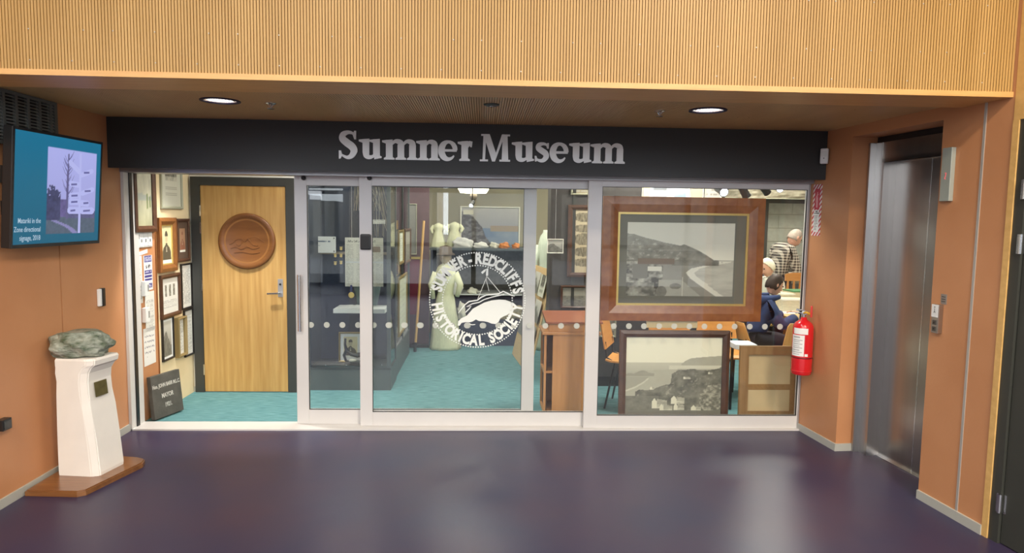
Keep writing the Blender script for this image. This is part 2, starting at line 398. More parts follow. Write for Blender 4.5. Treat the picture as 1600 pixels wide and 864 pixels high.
def art_bay(u, v):
    g = .88+.05*v
    n = fbm(u, v, 14, 41); n2 = fbm(u, v, 30, 43, 3)
    g = np.where(v < .655, .60-.15*(.655-v)/.1*.6+.03*(n-.5), g)
    hl = np.interp(u, [.58, .62, .68, .8, 1.], [.635, .68, .715, .73, .75]); g = np.where((u > .58) & (v < hl) & (v > .62), .44+.08*(n-.5), g)
    g = np.where((v < .62) & (v > .56) & (u > .45), .68, g)
    g = np.where((v < np.interp(u, [0, .2, .45, .6], [.52, .545, .56, .57])), .46+.06*(n-.5), g)
    isl = np.interp(u, [0, .06, .08, .13, .17, .21, .24, .30], [.50, .51, .50, .53, .55, .54, .515, .505]); g = np.where((v < isl) & (v > .47) & (u < .30), .28+.1*n, g)
    g = np.where((v < .46) & (v > np.interp(u, [0, .12, .24], [.27, .33, .44])) & (u < .24), .38, g)
    rd = np.abs(v-np.interp(u, [0, .1, .18, .24], [.265, .315, .375, .44])) < .012; g = np.where(rd & (u < .24), .62, g)
    tr = np.interp(u, [.1, .14, .25, .40, .47, .48, .55, .62, .7, .8, .9, 1.], [.26, .285, .28, .34, .36, .50, .55, .555, .57, .55, .56, .59])
    g = np.where((v < tr+.03*(n2-.5)) & (u > .1), .10+.30*(n-.35)+.9*np.clip(n2-.68, 0, 1), g)
    g = np.where((u < .35) & (v < .20), .14+.2*(n-.3), g)
    def house(g, a, b_, c, d_, gable=.35):
        k = (u > a) & (u < b_) & (v > c) & (v < d_+.03*np.sin((u-a)/(b_-a)*math.pi)); left = u < a+gable*(b_-a)
        g = np.where(k & left & (v < c+(d_-c)*(1-np.abs((u-a)/(gable*(b_-a))-.5)*.7)), .78, g); g = np.where(k & ~left & (v < d_-.25*(d_-c)*(u-a)/(b_-a)), .40+.25*(n2-.5), g)
        return np.where(k & ~left & (v < c+.35*(d_-c)), .60+.5*(n2-.5), g)
    for h_ in ((.28, .44, .03, .17, .32), (.36, .50, -.02, .09, .3), (.48, .62, .09, .20, .4), (.51, .62, .0, .10, .35), (.69, .80, -.02, .07, .5), (.255, .30, .28, .325, .5), (.60, .68, .43, .465, .3), (.86, .91, .50, .53, .4)): g = house(g, *h_)
    br = ((u-.95)/.16)**2+((v-.13)/.24)**2 < 1+.7*(n-.5); g = np.where(br, .20+.65*np.clip(fbm(u, v, 36, 61, 2)-.42, -.1, .5), g)
    return tone(g, (.03, .03, .02), (.88, .85, .66))
def art_crowd(u, v):
    g = full(u, (.60, .60, .50)); n = fbm(u, v, 20, 71, 3)
    m = (u > .2) & (u < .8) & (v > .42); img = put(g, m, tone(.05+.5*np.clip(n-.35, 0, 1)+.3*(v < .5)))
    k = (v < .36) & (v > .14) & (np.abs((v*30) % 1-.5) < .12) & (u > .2) & (u < .8); return put(img, k, C3(.38, .37, .30))
def art_portrait(u, v, bg=(.70, .62, .36), fg=(.10, .085, .055), face=(.52, .45, .28)):
    img = full(u, bg); n = fbm(u, v, 9, 81)
    img *= (1-.2*(n-.5))[..., None]
    sh = np.interp(v, [0, .3, .42, .5, .55], [.46, .42, .30, .10, .08]); put(img, (np.abs(u-.5) < sh) & (v < .55), C3(*fg)*1.0)
    put(img, ((u-.5)**2/.018+(v-.68)**2/.018) < 1, C3(*face)); put(img, (((u-.5)**2/.02+(v-.76)**2/.012) < 1) & (v > .73), C3(*fg)*.9)
    put(img, (np.abs(u-.5) < .05*(.5-v)/.2) & (v < .5) & (v > .3), C3(.6, .55, .4)); put(img, v < .1, C3(.80, .80, .72))
    return img
def art_portrait_red(u, v): return art_portrait(u, v, (.42, .24, .14), (.30, .12, .07), (.45, .24, .15))
def art_three(u, v):
    img = full(u, (.76, .75, .70)); n = fbm(u, v, 24, 91, 3)
    for c in (.25, .5, .75):
        put(img, (np.abs(u-c) < .065) & (v > .48) & (v < .82), tone(.1+.6*np.clip(n-.3, 0, 1)))
    k = (v < .38) & (v > .14) & (np.abs((v*26) % 1-.5) < .2) & (n > .42) & (u > .08) & (u < .92); return put(img, k, C3(.45, .44, .42))
def doc(seed, lines=26, ink=(.42, .41, .38), bgc=(.76, .75, .70), top=.92, bot=.08, fill=.42):
    def f(u, v):
        img = full(u, bgc); n = vnoise(u, np.floor(v*lines)/lines, 40, seed)
        k = (np.abs((v*lines) % 1-.5) < .22) & (n > fill) & (u > .1) & (u < .9) & (v < top) & (v > bot)
        return put(img, k, C3(*ink))
    return f
def art_notice(u, v):
    img = full(u, (.80, .80, .80)); n = vnoise(u, np.floor(v*40)/40, 40, 5)
    for a, b_ in ((.80, .99), (.47, .58), (.37, .44), (.28, .34), (.06, .2)):
        put(img, (v > a) & (v < b_) & (u > .06) & (u < .94), C3(.045, .04, .24))
        put(img, (v > a+.03) & (v < b_-.03) & (u > .14) & (u < .86) & (n > .5), C3(.65, .66, .78))
    put(img, (v > .62) & (v < .74) & (u > .2) & (u < .8) & (vnoise(u, v, 26, 8) > .5), C3(.10, .10, .12))
    return img
def art_scribble(u, v):
    img = full(u, (.80, .79, .76)); w = .012*np.sin(u*60)+.01*np.sin(u*33+v*9)
    k = (np.abs(((v+w+u*.03)*7) % 1-.5) < .09) & (u > .08) & (u < .9) & (vnoise(u, np.floor(v*7)/7, 24, 3) > .3) & (v < .9) & (v > .22)
    return put(img, k, C3(.18, .17, .22))
def art_collage(u, v):
    img = full(u, (.55, .47, .31)); n = fbm(u, v, 22, 101, 3)
    for c, hh in ((.88, .07), (.70, .06), (.53, .09), (.33, .07), (.16, .06)):
        put(img, (((u-.5)/.42)**2+((v-c)/hh)**2) < 1.15, tone(.1+.8*np.clip(n-.25, 0, 1), (.05, .04, .025), (.62, .54, .36)))
    return img
def art_shore(u, v):
    g = np.where(v > .55, .55-.2*(v-.55), .22+.4*(fbm(u, v*2, 12, 111)-.3)); return tone(g, (.04, .04, .035), (.62, .60, .50))
def art_coast_colour(u, v):
    n = fbm(u, v, 9, 121); img = lerp(C3(.30, .31, .33)[None, None], C3(.46, .44, .42)[None, None], np.clip((v-.4)*1.6+.3*(n-.5), 0, 1))
    sea = v < .5+.0*u; put(img, sea, lerp(C3(.10, .17, .30)[None, None], C3(.30, .34, .38)[None, None], np.clip(u*.7+.6*(n-.4), 0, 1)))
    put(img, (v > .42) & (v < .56) & (u > .5), C3(.33, .26, .19))
    rk = v < np.interp(u, [0, .2, .36, .42, .55], [.92, .78, .52, .3, .05]); put(img, rk & (u < .55), tone(.08+.7*np.clip(fbm(u, v, 20, 131)-.35, 0, 1), (.05, .045, .05), (.5, .48, .48)))
    put(img, (u > .03) & (u < .21) & (v > .84) & (v < .95), C3(.66, .63, .50))
    return img
def art_aerial(u, v):
    n = fbm(u, v, 16, 141); return lerp(C3(.10, .085, .05)[None, None], C3(.46, .42, .32)[None, None], np.clip((n-.3)*2, 0, 1))
def art_news(u, v):
    img = full(u, (.70, .68, .60)); n = vnoise(u, np.floor(v*60)/60, 60, 7)
    for a in (0, .27, .54, .78):
        put(img, (u > a+.03) & (u < a+.22) & (np.abs((v*60) % 1-.5) < .25) & (n > .35) & (v < .86), C3(.46, .45, .41))
    put(img, (u > .45) & (u < .62) & (v > .56) & (v < .80), C3(.20, .14, .09)); put(img, (u > .45) & (u < .62) & (v > .16) & (v < .36), C3(.22, .12, .08))
    put(img, (u > .72) & (u < .92) & (v > .70) & (v < .82), C3(.24, .18, .13)); put(img, (np.abs(v-.5) < .015), C3(.62, .64, .66))
    put(img, (v > .9) & (v < .95) & (n > .4) & (u > .06) & (u < .8), C3(.25, .24, .22))
    return img
def art_card(u, v):
    img = full(u, (.80, .80, .79)); n = vnoise(u, np.floor(v*12)/12, 40, 17)
    put(img, (v > .66) & (v < .74) & (u > .22) & (u < .8) & (n > .35), C3(.16, .2, .28)); put(img, (v > .42) & (v < .47) & (u > .15) & (u < .4) & (n > .4), C3(.45, .47, .5))
    for a in (.05, .93):
        for b_ in (.1, .9): put(img, ((u-a)**2/.0006+(v-b_)**2/.0022) < 1, C3(.1, .1, .1))
    return img
def art_mountain(u, v):
    n = fbm(u, v, 12, 151); g = .35+.5*v; hl = .5+.2*np.sin(u*5)+.2*(n-.5); g = np.where(v < hl, .15+.3*(n-.3), g); return tone(g, (.04, .04, .03), (.7, .68, .6))
def art_watercolour(u, v):
    n = fbm(u, v, 8, 161); img = lerp(C3(.36, .35, .22)[None, None], C3(.58, .56, .46)[None, None], np.clip(v*1.2, 0, 1)); img *= (1-.5*(n-.5))[..., None]
    put(img, (v < .38+.1*(n-.5)) & (v > .3), C3(.34, .36, .32)); put(img, (v > .2) & (v < .40) & (np.abs(u-.7) < .05), C3(.16, .2, .08)); put(img, (v > .22) & (v < .36) & (np.abs(u-.87) < .04), C3(.16, .2, .08))
    put(img, (v > .78) & (v < .82) & (u > .3), C3(.42, .40, .37)); return img
def art_blueprint(u, v):
    img = full(u, (.60, .66, .72)); n = fbm(u, v, 10, 171)
    put(img, (u < .42) & (v > .55) & (u > .05), C3(.22, .24, .27)); put(img, (u < .42) & (v < .42) & (u > .05), lerp(C3(.30, .36, .44)[None, None], C3(.55, .58, .62)[None, None], n)); put(img, (u > .6) & (u < .92) & (v < .5), lerp(C3(.25, .38, .52)[None, None], C3(.6, .66, .7)[None, None], n)); return img

def frame_mesh(w, h, fw, d, lip=.0):
    bm = B(); o = [(-w/2, -h/2), (w/2, -h/2), (w/2, h/2), (-w/2, h/2)]; i_ = [(-w/2+fw, -h/2+fw), (w/2-fw, -h/2+fw), (w/2-fw, h/2-fw), (-w/2+fw, h/2-fw)]
    m_ = [(x*.5+y*.5, a*.5+b_*.5) for (x, a), (y, b_) in zip(o, i_)]
    # sloped moulding: outer edge back, crown, inner lip
    loops = [[(p, 0) for p in o], [(p, d*.85) for p in o], [(p, d) for p in m_], [(p, d*.62) for p in i_], [(p, d*.25) for p in i_]]
    V = [[bm.verts.new((p[0], p[1], z)) for p, z in L] for L in loops]
    for a, b_ in zip(V, V[1:]):
        for k in range(4): bm.faces.new((a[k], a[(k+1) % 4], b_[(k+1) % 4], b_[k]))
    for k in range(4): bm.faces.new((V[-1][k], V[-1][(k+1) % 4], V[0][(k+1) % 4], V[0][k]))
    return mesh_of(bm, 'frame')
def picture(name, label, M, w, h, fw, d, fm, art, mount=0., mm=None, slip=0., group=None, res=50, cat='picture', mb=None):
    """framed picture: frame, backing board, mount, slip, print; local z points at the viewer"""
    t = thing(name, label, cat, M, group=group)
    link('frame', frame_mesh(w, h, fw, d), fm, t)
    box('backing', (-w/2+fw*.5, -h/2+fw*.5, .001), (w/2-fw*.5, h/2-fw*.5, d*.2), mm or MOUNTC, t)
    iw, ih = w-2*fw, h-2*fw
    if slip:
        bm = B(); a = [(-iw/2, -ih/2), (iw/2, -ih/2), (iw/2, ih/2), (-iw/2, ih/2)]; b_ = [(x*(1-2*slip/iw), y*(1-2*slip/ih)) for x, y in a]
        add_ring(bm, a, b_, d*.2, d*.5); obj('gold_slip', bm, GOLD, t); iw -= 2*slip; ih -= 2*slip
    pz = d*.22
    if mount or mb:
        ml, mr, mt, mbm = mb or (mount, mount, mount, mount)
        bm = B(); a = [(-iw/2, -ih/2), (iw/2, -ih/2), (iw/2, ih/2), (-iw/2, ih/2)]; b_ = [(-iw/2+ml, -ih/2+mbm), (iw/2-mr, -ih/2+mbm), (iw/2-mr, ih/2-mt), (-iw/2+ml, ih/2-mt)]
        add_ring(bm, a, b_, d*.2, d*.3); obj('mount', bm, mm or MOUNTC, t)
        ox, oy = (ml-mr)/2, (mbm-mt)/2; iw -= ml+mr; ih -= mt+mbm
    else: ox = oy = 0
    nx = max(6, int(res*iw/max(iw, ih))); ny = max(6, int(res*ih/max(iw, ih)))
    link('print', print_mesh(iw, ih, nx, ny, art), PRINT, t, Matrix.Translation((ox, oy, pz+.0008)))
    return t
def sheet(name, label, M, w, h, art, group=None, res=40, cat='paper', d=.0015):
    t = thing(name, label, cat, M, group=group)
    box('backing', (-w/2, -h/2, 0.0004), (w/2, h/2, d), PAPER, t)
    link('print', print_mesh(w, h, max(4, int(res*w/max(w, h))), max(4, int(res*h/max(w, h))), art), PRINT, t, Matrix.Translation((0, 0, d+.0004)))
    return t

# ================================================================== THE SETTING
ZS = 2.387            # soffit height
sbox('floor', (-5.2, -9.2, -.1), (10.2, 0.02, 0), VINYL)
sbox('floor_museum', (-.2, .02, -.1), (8.4, 4.7, 0), CARPET)
# left wall: backing with a joint between plaster panels
wl = sbox('wall_left', (-.3, -2.40, 0), (-.012, 4.7, 5.0), TRIM)
for a, b_, z1 in ((-2.41, -.828, 5.0), (-.816, 0.0, 2.75), (0.0, .468, 2.75)):
    box('plaster_panel', (-.013, a, 0), (0, b_, z1), ORANGE, wl)
box('cream_board', (-.013, .468, 0), (.004, 1.14, 2.75), CREAM, wl)
box('board_edge', (-.013, .455, 0), (.007, .468, 2.75), BRFRAME, wl)
sbox('baseboard_left', (0, -2.40, 0), (.012, -.005, .055), SKIRT)
# right wall in its own frame (x along the wall towards the camera, y up, z out)
wr = thing('wall_right', None, None, RW_M); wr['kind'] = 'structure'
TJ0, TJ1 = 1.676, 1.692
for a, b_, z0, z1 in ((0.0, .522, 0, 5), (.522, 1.378, 2.31, 5), (1.378, TJ0, 0, 5), (TJ1, 1.868, 0, 5), (2.93, 3.25, 0, 5)):
    box('plaster_panel', (a, z0, -.32), (b_, z1, 0), ORANGE, wr)
box('joint_strip', (TJ0, 0, -.32), (TJ1, 5, .004), TRIM, wr)
box('timber_edge', (1.868, 0, -.32), (1.905, 2.24, .006), HONEY, wr)
box('timber_head', (1.868, 2.24, -.32), (2.93, 5, .003), HONEY, wr)
bb = thing('baseboard_right', None, None, RW_M); bb['kind'] = 'structure'
box('skirting', (0.0, 0, 0), (.534, .055, .012), SKIRT, bb)
box('skirting', (.522, 0, -.13), (.534, .055, .0), SKIRT, bb)
box('skirting', (1.378, 0, 0), (1.868, .055, .012), SKIRT, bb)
box('skirting', (2.93, 0, 0), (3.25, .055, .012), SKIRT, bb)
# dark door on the right
dr = thing('door_4', 'dark grey door with steel hinges at the right edge', None, RW_M); dr['kind'] = 'structure'
bm = B(); add_box(bm, (1.905, 0, -.30), (1.965, 2.24, -.002)); add_box(bm, (2.87, 0, -.30), (2.93, 2.24, -.002)); add_box(bm, (1.965, 2.17, -.30), (2.87, 2.24, -.002))
obj('door_frame', bm, mat('dark_olive_paint', (.040, .042, .036), .45), dr)
box('door_leaf', (1.970, .006, -.06), (2.866, 2.165, -.016), mat('dark_olive_paint', (.040, .042, .036), .45), dr)
for z in (.22, 1.10+.50, 1.88):
    bm = B(); add_tube(bm, [(1.966, z-.05, .004), (1.966, z+.05, .004)], .009, 10); add_box(bm, (1.942, z-.05, -.004), (1.966, z+.05, .001)); add_box(bm, (1.966, z-.05, -.017), (1.99, z+.05, -.013))
    obj('hinge', bm, CHROME, dr, smooth=False)

# bulkhead with fine timber slats
PITCH = .0152
wu = sbox('wall_upper', (-.2, -1.828, 2.372), (5.9, -1.62, 5.0), mat('shaded_slat_backing', (.30, .165, .055), .6))  # backing is the slat wood darkened, groove shade put into its colour
bm = B(); x = .003
while x < 5.492:
    add_box(bm, (x, -1.840, 2.388), (x+.0112, -1.827, 4.98)); x += PITCH
sl = obj('slats', bm, SLAT, wu); sl['kind'] = 'stuff'; sl['label'] = 'fine vertical timber slats'
box('bottom_rail', (.0, -1.846, 2.360), (5.492, -1.500, 2.388), EDGEW, wu)
bm = B()
for k, xx in enumerate(np.arange(.12, 5.4, .20)):
    for zz in (2.432, 2.58, 2.82):
        add_lathe(bm, [(.0032, 0), (.0032, .0015), (0, .002)], 8)
        bm.verts.ensure_lookup_table()
        for v in bm.verts[-17:]: v.co = Vector((xx+v.co.x+(.06 if k % 3 == 0 and zz > 2.5 else 0), -1.8405-v.co.z, zz+v.co.y))
o = obj('screws', bm, TRIM, wu); o['kind'] = 'stuff'
# soffit behind the beam
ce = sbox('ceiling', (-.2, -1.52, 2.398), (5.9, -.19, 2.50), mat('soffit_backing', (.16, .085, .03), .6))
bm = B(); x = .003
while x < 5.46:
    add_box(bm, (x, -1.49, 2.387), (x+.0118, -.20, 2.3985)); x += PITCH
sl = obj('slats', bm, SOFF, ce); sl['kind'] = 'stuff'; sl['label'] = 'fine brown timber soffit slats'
box('lip', (0, -1.500, 2.362), (5.47, -1.488, 2.392), EDGEW, ce)
bm = B()
for k in range(70):
    xx = random.uniform(.1, 5.2); yy = random.choice((-.24, -.24, -.55, -.8, -1.2, random.uniform(-1.4, -.3)))
    add_box(bm, (xx-.0025, yy-.0025, 2.3855), (xx+.0025, yy+.0025, 2.3872))
o = obj('screws', bm, CHROME, ce); o['kind'] = 'stuff'
PALE = mat('pale_lobby_plaster', (.70, .68, .64), .7)
sbox('ceiling_lobby', (-5.3, -9.3, 5.0), (10.3, -1.6, 5.1), mat('white_ceiling', (.75, .73, .68), .8))
sbox('ceiling_museum', (-.3, -.2, 2.75), (8.4, 4.7, 2.85), mat('white_ceiling', (.75, .73, .68), .8))
sbox('wall_lobby_left', (-5.2, -2.40, 0), (-.30, -2.25, 5.0), PALE); sbox('wall_lobby_right', (5.95, -3.24, 0), (10.2, -3.10, 5.0), PALE)
sbox('wall_lobby_west', (-5.3, -9.2, 0), (-5.2, -2.25, 5.0), PALE); sbox('wall_lobby_east', (10.2, -9.2, 0), (10.3, -3.10, 5.0), PALE)
# far end of the lobby behind the camera: glazed wall to the street
we = thing('wall_street', 'glazed street wall behind the camera', None, None, (0, 0, 0)); we['kind'] = 'structure'
box('sill_wall', (-5.2, -9.2, 0), (10.2, -9.05, .25), CHARC, we); box('head_wall', (-5.2, -9.2, 4.75), (10.2, -9.05, 5.0), CHARC, we)
for i, x in enumerate(np.arange(-5.1, 10.3, 1.53)):
    hw = .05 if i % 3 else .17
    box('mullion', (x-hw, -9.2, .25), (x+hw, -9.05, 4.75), CHARC, we)
for z in (1.1, 2.25): box('transom', (-5.2, -9.19, z-.045), (10.2, -9.06, z+.045), CHARC, we)
sbox('ground_street', (-40, -60, -.15), (45, -9.2, -.05), mat('street_asphalt', (.16, .16, .16), .9))
for i, (xa, xb, hh) in enumerate(((-30, -5.2, 2.6), (-4.6, -3.7, 2.3), (-3.2, .7, 3.4), (1.35, 5.4, 3.6), (5.95, 14, 3.9), (15, 32, 3.2))):
    sbox('wall_opposite_%d' % (i+1), (xa, -26, -.05), (xb, -22, hh), mat('street_building_%d' % (i % 3), ((.14, .15, .17), (.20, .19, .16), (.17, .15, .13))[i % 3], .8))
for xx in (-.82, 1.76):  # unseen columns, added to reflect as pale strips in the glass doors
    bm = B(); add_lathe(bm, [(.11, -.05), (.11, .0), (.075, .03), (.07, 4.2), (.0, 4.22)], 16, (xx, -10.2, 0)); struct('trim_reflection_column', bm, mat('white_column_paint', (.85, .87, .90), .5), 'white round column added outside the street glazing for its reflection')
# museum shell
sbox('wall_rear', (-.3, 4.5, 0), (8.4, 4.7, 2.75), OLIVE)
sbox('wall_museum_right', (8.2, .1, 0), (8.4, 4.5, 2.75), WHITEW)
sbox('wall_museum_front', (5.43, 0.0, 0), (8.4, .2, 2.75), WHITEW)
wb = sbox('wall_door', (0.004, 1.14, 0), (1.05, 1.24, 2.75), WHITEW)
box('skirting', (0.004, 1.128, 0), (.022, 1.14, .05), SKIRT, wb)
sbox('trim_head', (-.012, -.06, 1.998), (5.36, .15, 2.10), GREYALU, 'grey aluminium head track')
sbox('trim_sill', (.0, -.05, 0), (5.34, .15, .012), ALU, 'pale aluminium sill track')
bm = B(); add_box(bm, (.0, -.05, .0), (.022, .15, 2.0)); o = struct('trim_jamb', bm, ALU, 'aluminium left jamb')
box('rubber_seal', (.0225, .02, .012), (.030, .06, 1.998), BLACK, o)
sbox('trim_jamb_right', (5.324, -.02, 0), (5.337, .03, 2.0), GREYALU, 'grey right jamb of the glazing')
sbox('wall_above_doors', (-.0, -.19, 2.10), (5.36, .15, 2.75), CHARC)

# ---- sliding doors and fixed window
def glazed(name, label, x0, x1, y0, z0, z1, st_l, st_r, rail_t, rail_b, th=.045):
    t = thing(name, label, None, None, (0, 0, 0)); t['kind'] = 'structure'
    box('stile', (x0, y0, z0), (x0+st_l, y0+th, z1), ALU, t, .003); box('stile', (x1-st_r, y0, z0), (x1, y0+th, z1), ALU, t, .003)
    box('top_rail', (x0+st_l, y0+.001, z1-rail_t), (x1-st_r, y0+th-.001, z1), ALU, t); box('bottom_rail', (x0+st_l, y0+.001, z0), (x1-st_r, y0+th-.001, z0+rail_b), ALU, t)
    bm = B(); g = .004
    add_ring(bm, [(x0+st_l, -(z0+rail_b)), (x1-st_r, -(z0+rail_b)), (x1-st_r, -(z1-rail_t)), (x0+st_l, -(z1-rail_t))], [(x0+st_l+g, -(z0+rail_b+g)), (x1-st_r-g, -(z0+rail_b+g)), (x1-st_r-g, -(z1-rail_t-g)), (x0+st_l+g, -(z1-rail_t-g))], y0+.004, y0+.02)
    bmesh.ops.transform(bm, matrix=Matrix(((1, 0, 0, 0), (0, 0, 1, 0), (0, -1, 0, 0), (0, 0, 0, 1))), verts=bm.verts)
    obj('gasket', bm, BLACK, t)
    box('pane', (x0+st_l, y0+.018, z0+rail_b), (x1-st_r, y0+.026, z1-rail_t), GLASS, t)
    return t
YA, YB, YC = .095, .040, -.018
xa0, xa1 = PY(462, 470, YA).x, PY(836, 470, YA).x
xb0, xb1 = PY(562, 470, YB).x, PY(936, 470, YB).x
xc0, xc1 = PY(916, 470, YC).x, 5.324
ZT = 2.003
dA = glazed('door_1', 'sliding glass door with a long pull handle, partly open', xa0, xa1, YA, .012, ZT, .096, .10, .075, .115)
dB = glazed('door_2', 'sliding glass door carrying the round white emblem', xb0, xb1, YB, .012, ZT, .098, .098, .072, .112)
dC = glazed('window_1', 'fixed glass pane in front of the large framed photographs', xc0, xc1, YC, .012, ZT+.01, .108, .008, .062, .102)
# dots on the glass
def dots(par, px0, px1, y, yp, step, rad_=.0235):
    n = 0; bm0 = None
    x = px0
    me = None
    while x <= px1:
        p = PY(x, yp + (x-600)*.004, y)
        if me is None:
            bm = B(); add_lathe(bm, [(rad_, 0), (rad_, .0008)], 20); me = mesh_of(bm, 'dot'); me.materials.append(DOT)
        o = link('frosted_dot', me, None, par, Matrix.Translation((p.x, y-.0002, p.z)) @ Matrix.Rotation(math.pi/2, 4, 'X')); x += step
DOT = bpy.data.materials.new('frosted_dot'); _nt, _b = nodes(DOT); _b.inputs['Base Color'].default_value = (.62, .64, .58, 1); _b.inputs['Roughness'].default_value = .7; _b.inputs['Alpha'].default_value = .62
dots(dA, 486, 815, YA+.018, 508, 24.5); dots(dB, 607, 905, YB+.018, 508, 24.5); dots(dC, 959, 1240, YC+.018, 508, 23.6)
# pull handle, lock, rollers
hp = PY(470, 475, YA)
bm = B(); add_tube(bm, [(hp.x, YA-.045, .775), (hp.x, YA-.045, 1.225)], .0135, 12)
for z in (.84, 1.16): add_tube(bm, [(hp.x, YA-.045, z), (hp.x, YA, z)], .008, 8)
obj('pull_handle', bm, CHROME, dA, smooth=False)
lp = PY(571, 378, YB-.02)
bm = B(); add_box(bm, (lp.x-.042, YB-.026, lp.z-.062), (lp.x+.042, YB, lp.z+.062), .012); lk = obj('lock_box', bm, BLACK, dB)
box('lock_plate', (lp.x-.028, YB-.029, lp.z-.045), (lp.x+.028, YB-.0255, lp.z+.045), mat('dark_glossy_plastic', (.03, .03, .03), .15), lk)
for par, px, yy in ((dA, 474, YA), (dB, 577, YB)):
    p = PY(px, 278, yy-.02)
    bm = B(); add_lathe(bm, [(.0, .0), (.016, .0), (.018, .004), (.018, .022), (.012, .03), (0, .031)], 14)
    bmesh.ops.transform(bm, matrix=Matrix.Translation((p.x, yy, p.z)) @ Matrix.Rotation(math.pi/2, 4, 'X'), verts=bm.verts)
    st = obj('door_stop', bm, BLACK, par, smooth=True)
    bm = B(); add_box(bm, (p.x-.035, yy-.012, p.z-.012), (p.x-.012, yy+.002, p.z+.012), .003); obj('stop_bracket', bm, WHITEP, st)

# ---- round emblem on the second door
EC = PY(746, 469, YB+.017); EX, EY, EZ = EC.x, YB+.0172, EC.z
K = PY(747, 469, YB+.017).x-EC.x           # metres per pixel at the glass
em = link('emblem', None, None, dB, faceM(EX, EY, EZ), label='round white vinyl emblem with lettering around a headland')
def ring_dots(r, n, s):
    bm = B()
    for k in range(n):
        a = 2*math.pi*k/n; c = (r*math.cos(a), r*math.sin(a))
        add_prism(bm, [(c[0]+s*math.cos(2*math.pi*j/8), c[1]+s*math.sin(2*math.pi*j/8)) for j in range(8)], 0, .0007)
    o = obj('dot_ring', bm, VINYLW, em); o['kind'] = 'stuff'
ring_dots(74.5*K, 118, 1.15*K); ring_dots(54.5*K, 84, 1.15*K)
def arc_text(s, a0, a1, r, size, inward):
    n = len(s)
    wts = [.45 if c in ' -' else .55 if c == 'I' else 1.15 if c in 'M' else 1. for c in s]; tot = sum(wts)-.5*(wts[0]+wts[-1]); acc = 0
    for i, ch in enumerate(s):
        if i: acc += .5*(wts[i-1]+wts[i])
        if ch == ' ': continue
        a = math.radians(a0+(a1-a0)*acc/tot); rot = a-math.pi/2 if not inward else a+math.pi/2
        me = text_mesh(ch, size, .0004, size*.045, sx=.78)
        link('letter', me, VINYLW, em, Matrix.Translation((r*math.cos(a), r*math.sin(a), .0004)) @ Matrix.Rotation(rot, 4, 'Z'))
arc_text('SUMNER - REDCLIFFS', 164, 14, 64.3*K, 22.5*K, False)
arc_text('HISTORICAL SOCIETY', 190, 350, 64.3*K, 22.5*K, True)
def ez(pts, ox=670, oy=390, s=5.08): return [((ox+x/s-746)*K, -(oy+y/s-469)*K) for x, y in pts]
bm = B()
blob = ez([(232, 605), (236, 570), (262, 545), (300, 528), (330, 495), (350, 470), (395, 445), (440, 420), (500, 402), (560, 395), (610, 398), (650, 412), (672, 430), (665, 470), (650, 500), (620, 520), (595, 530), (570, 545), (556, 575), (530, 592), (500, 588), (470, 576), (440, 570), (400, 568), (375, 556), (350, 572), (325, 580), (295, 578), (262, 584), (245, 608)])
add_prism(bm, blob, 0, .0007); obj('headland', bm, VINYLW, em)
bm = B()
stroke(bm, ez([(236, 505), (262, 470), (285, 440), (320, 412), (385, 402), (415, 378), (455, 360), (520, 352), (555, 348), (590, 328), (625, 345), (660, 362), (682, 366)]), [1.0*K, 1.6*K, 1.6*K, 2*K, 1.8*K, 2*K, 1.6*K, 1.8*K, 2*K, 1.6*K, 2*K, 1.6*K, 1.2*K], 0, .0006)
stroke(bm, ez([(292, 500), (325, 466), (338, 450), (300, 455), (345, 430), (400, 418), (440, 395), (500, 376), (540, 366), (575, 358), (600, 352)]), 1.5*K, 0.0, .0006)
stroke(bm, ez([(418, 186), (440, 165), (462, 148), (460, 205)]), 3.4*K, 0, .0006)
stroke(bm, ez([(460, 205), (452, 230), (388, 392)]), .7*K, 0, .0006); stroke(bm, ez([(462, 215), (566, 338)]), .9*K, 0, .0006); stroke(bm, ez([(452, 230), (478, 330)]), .6*K, 0, .0006)
stroke(bm, ez([(322, 590), (345, 600), (370, 596)]), 1.2*K, 0, .0006)
obj('outline', bm, VINYLW, em)

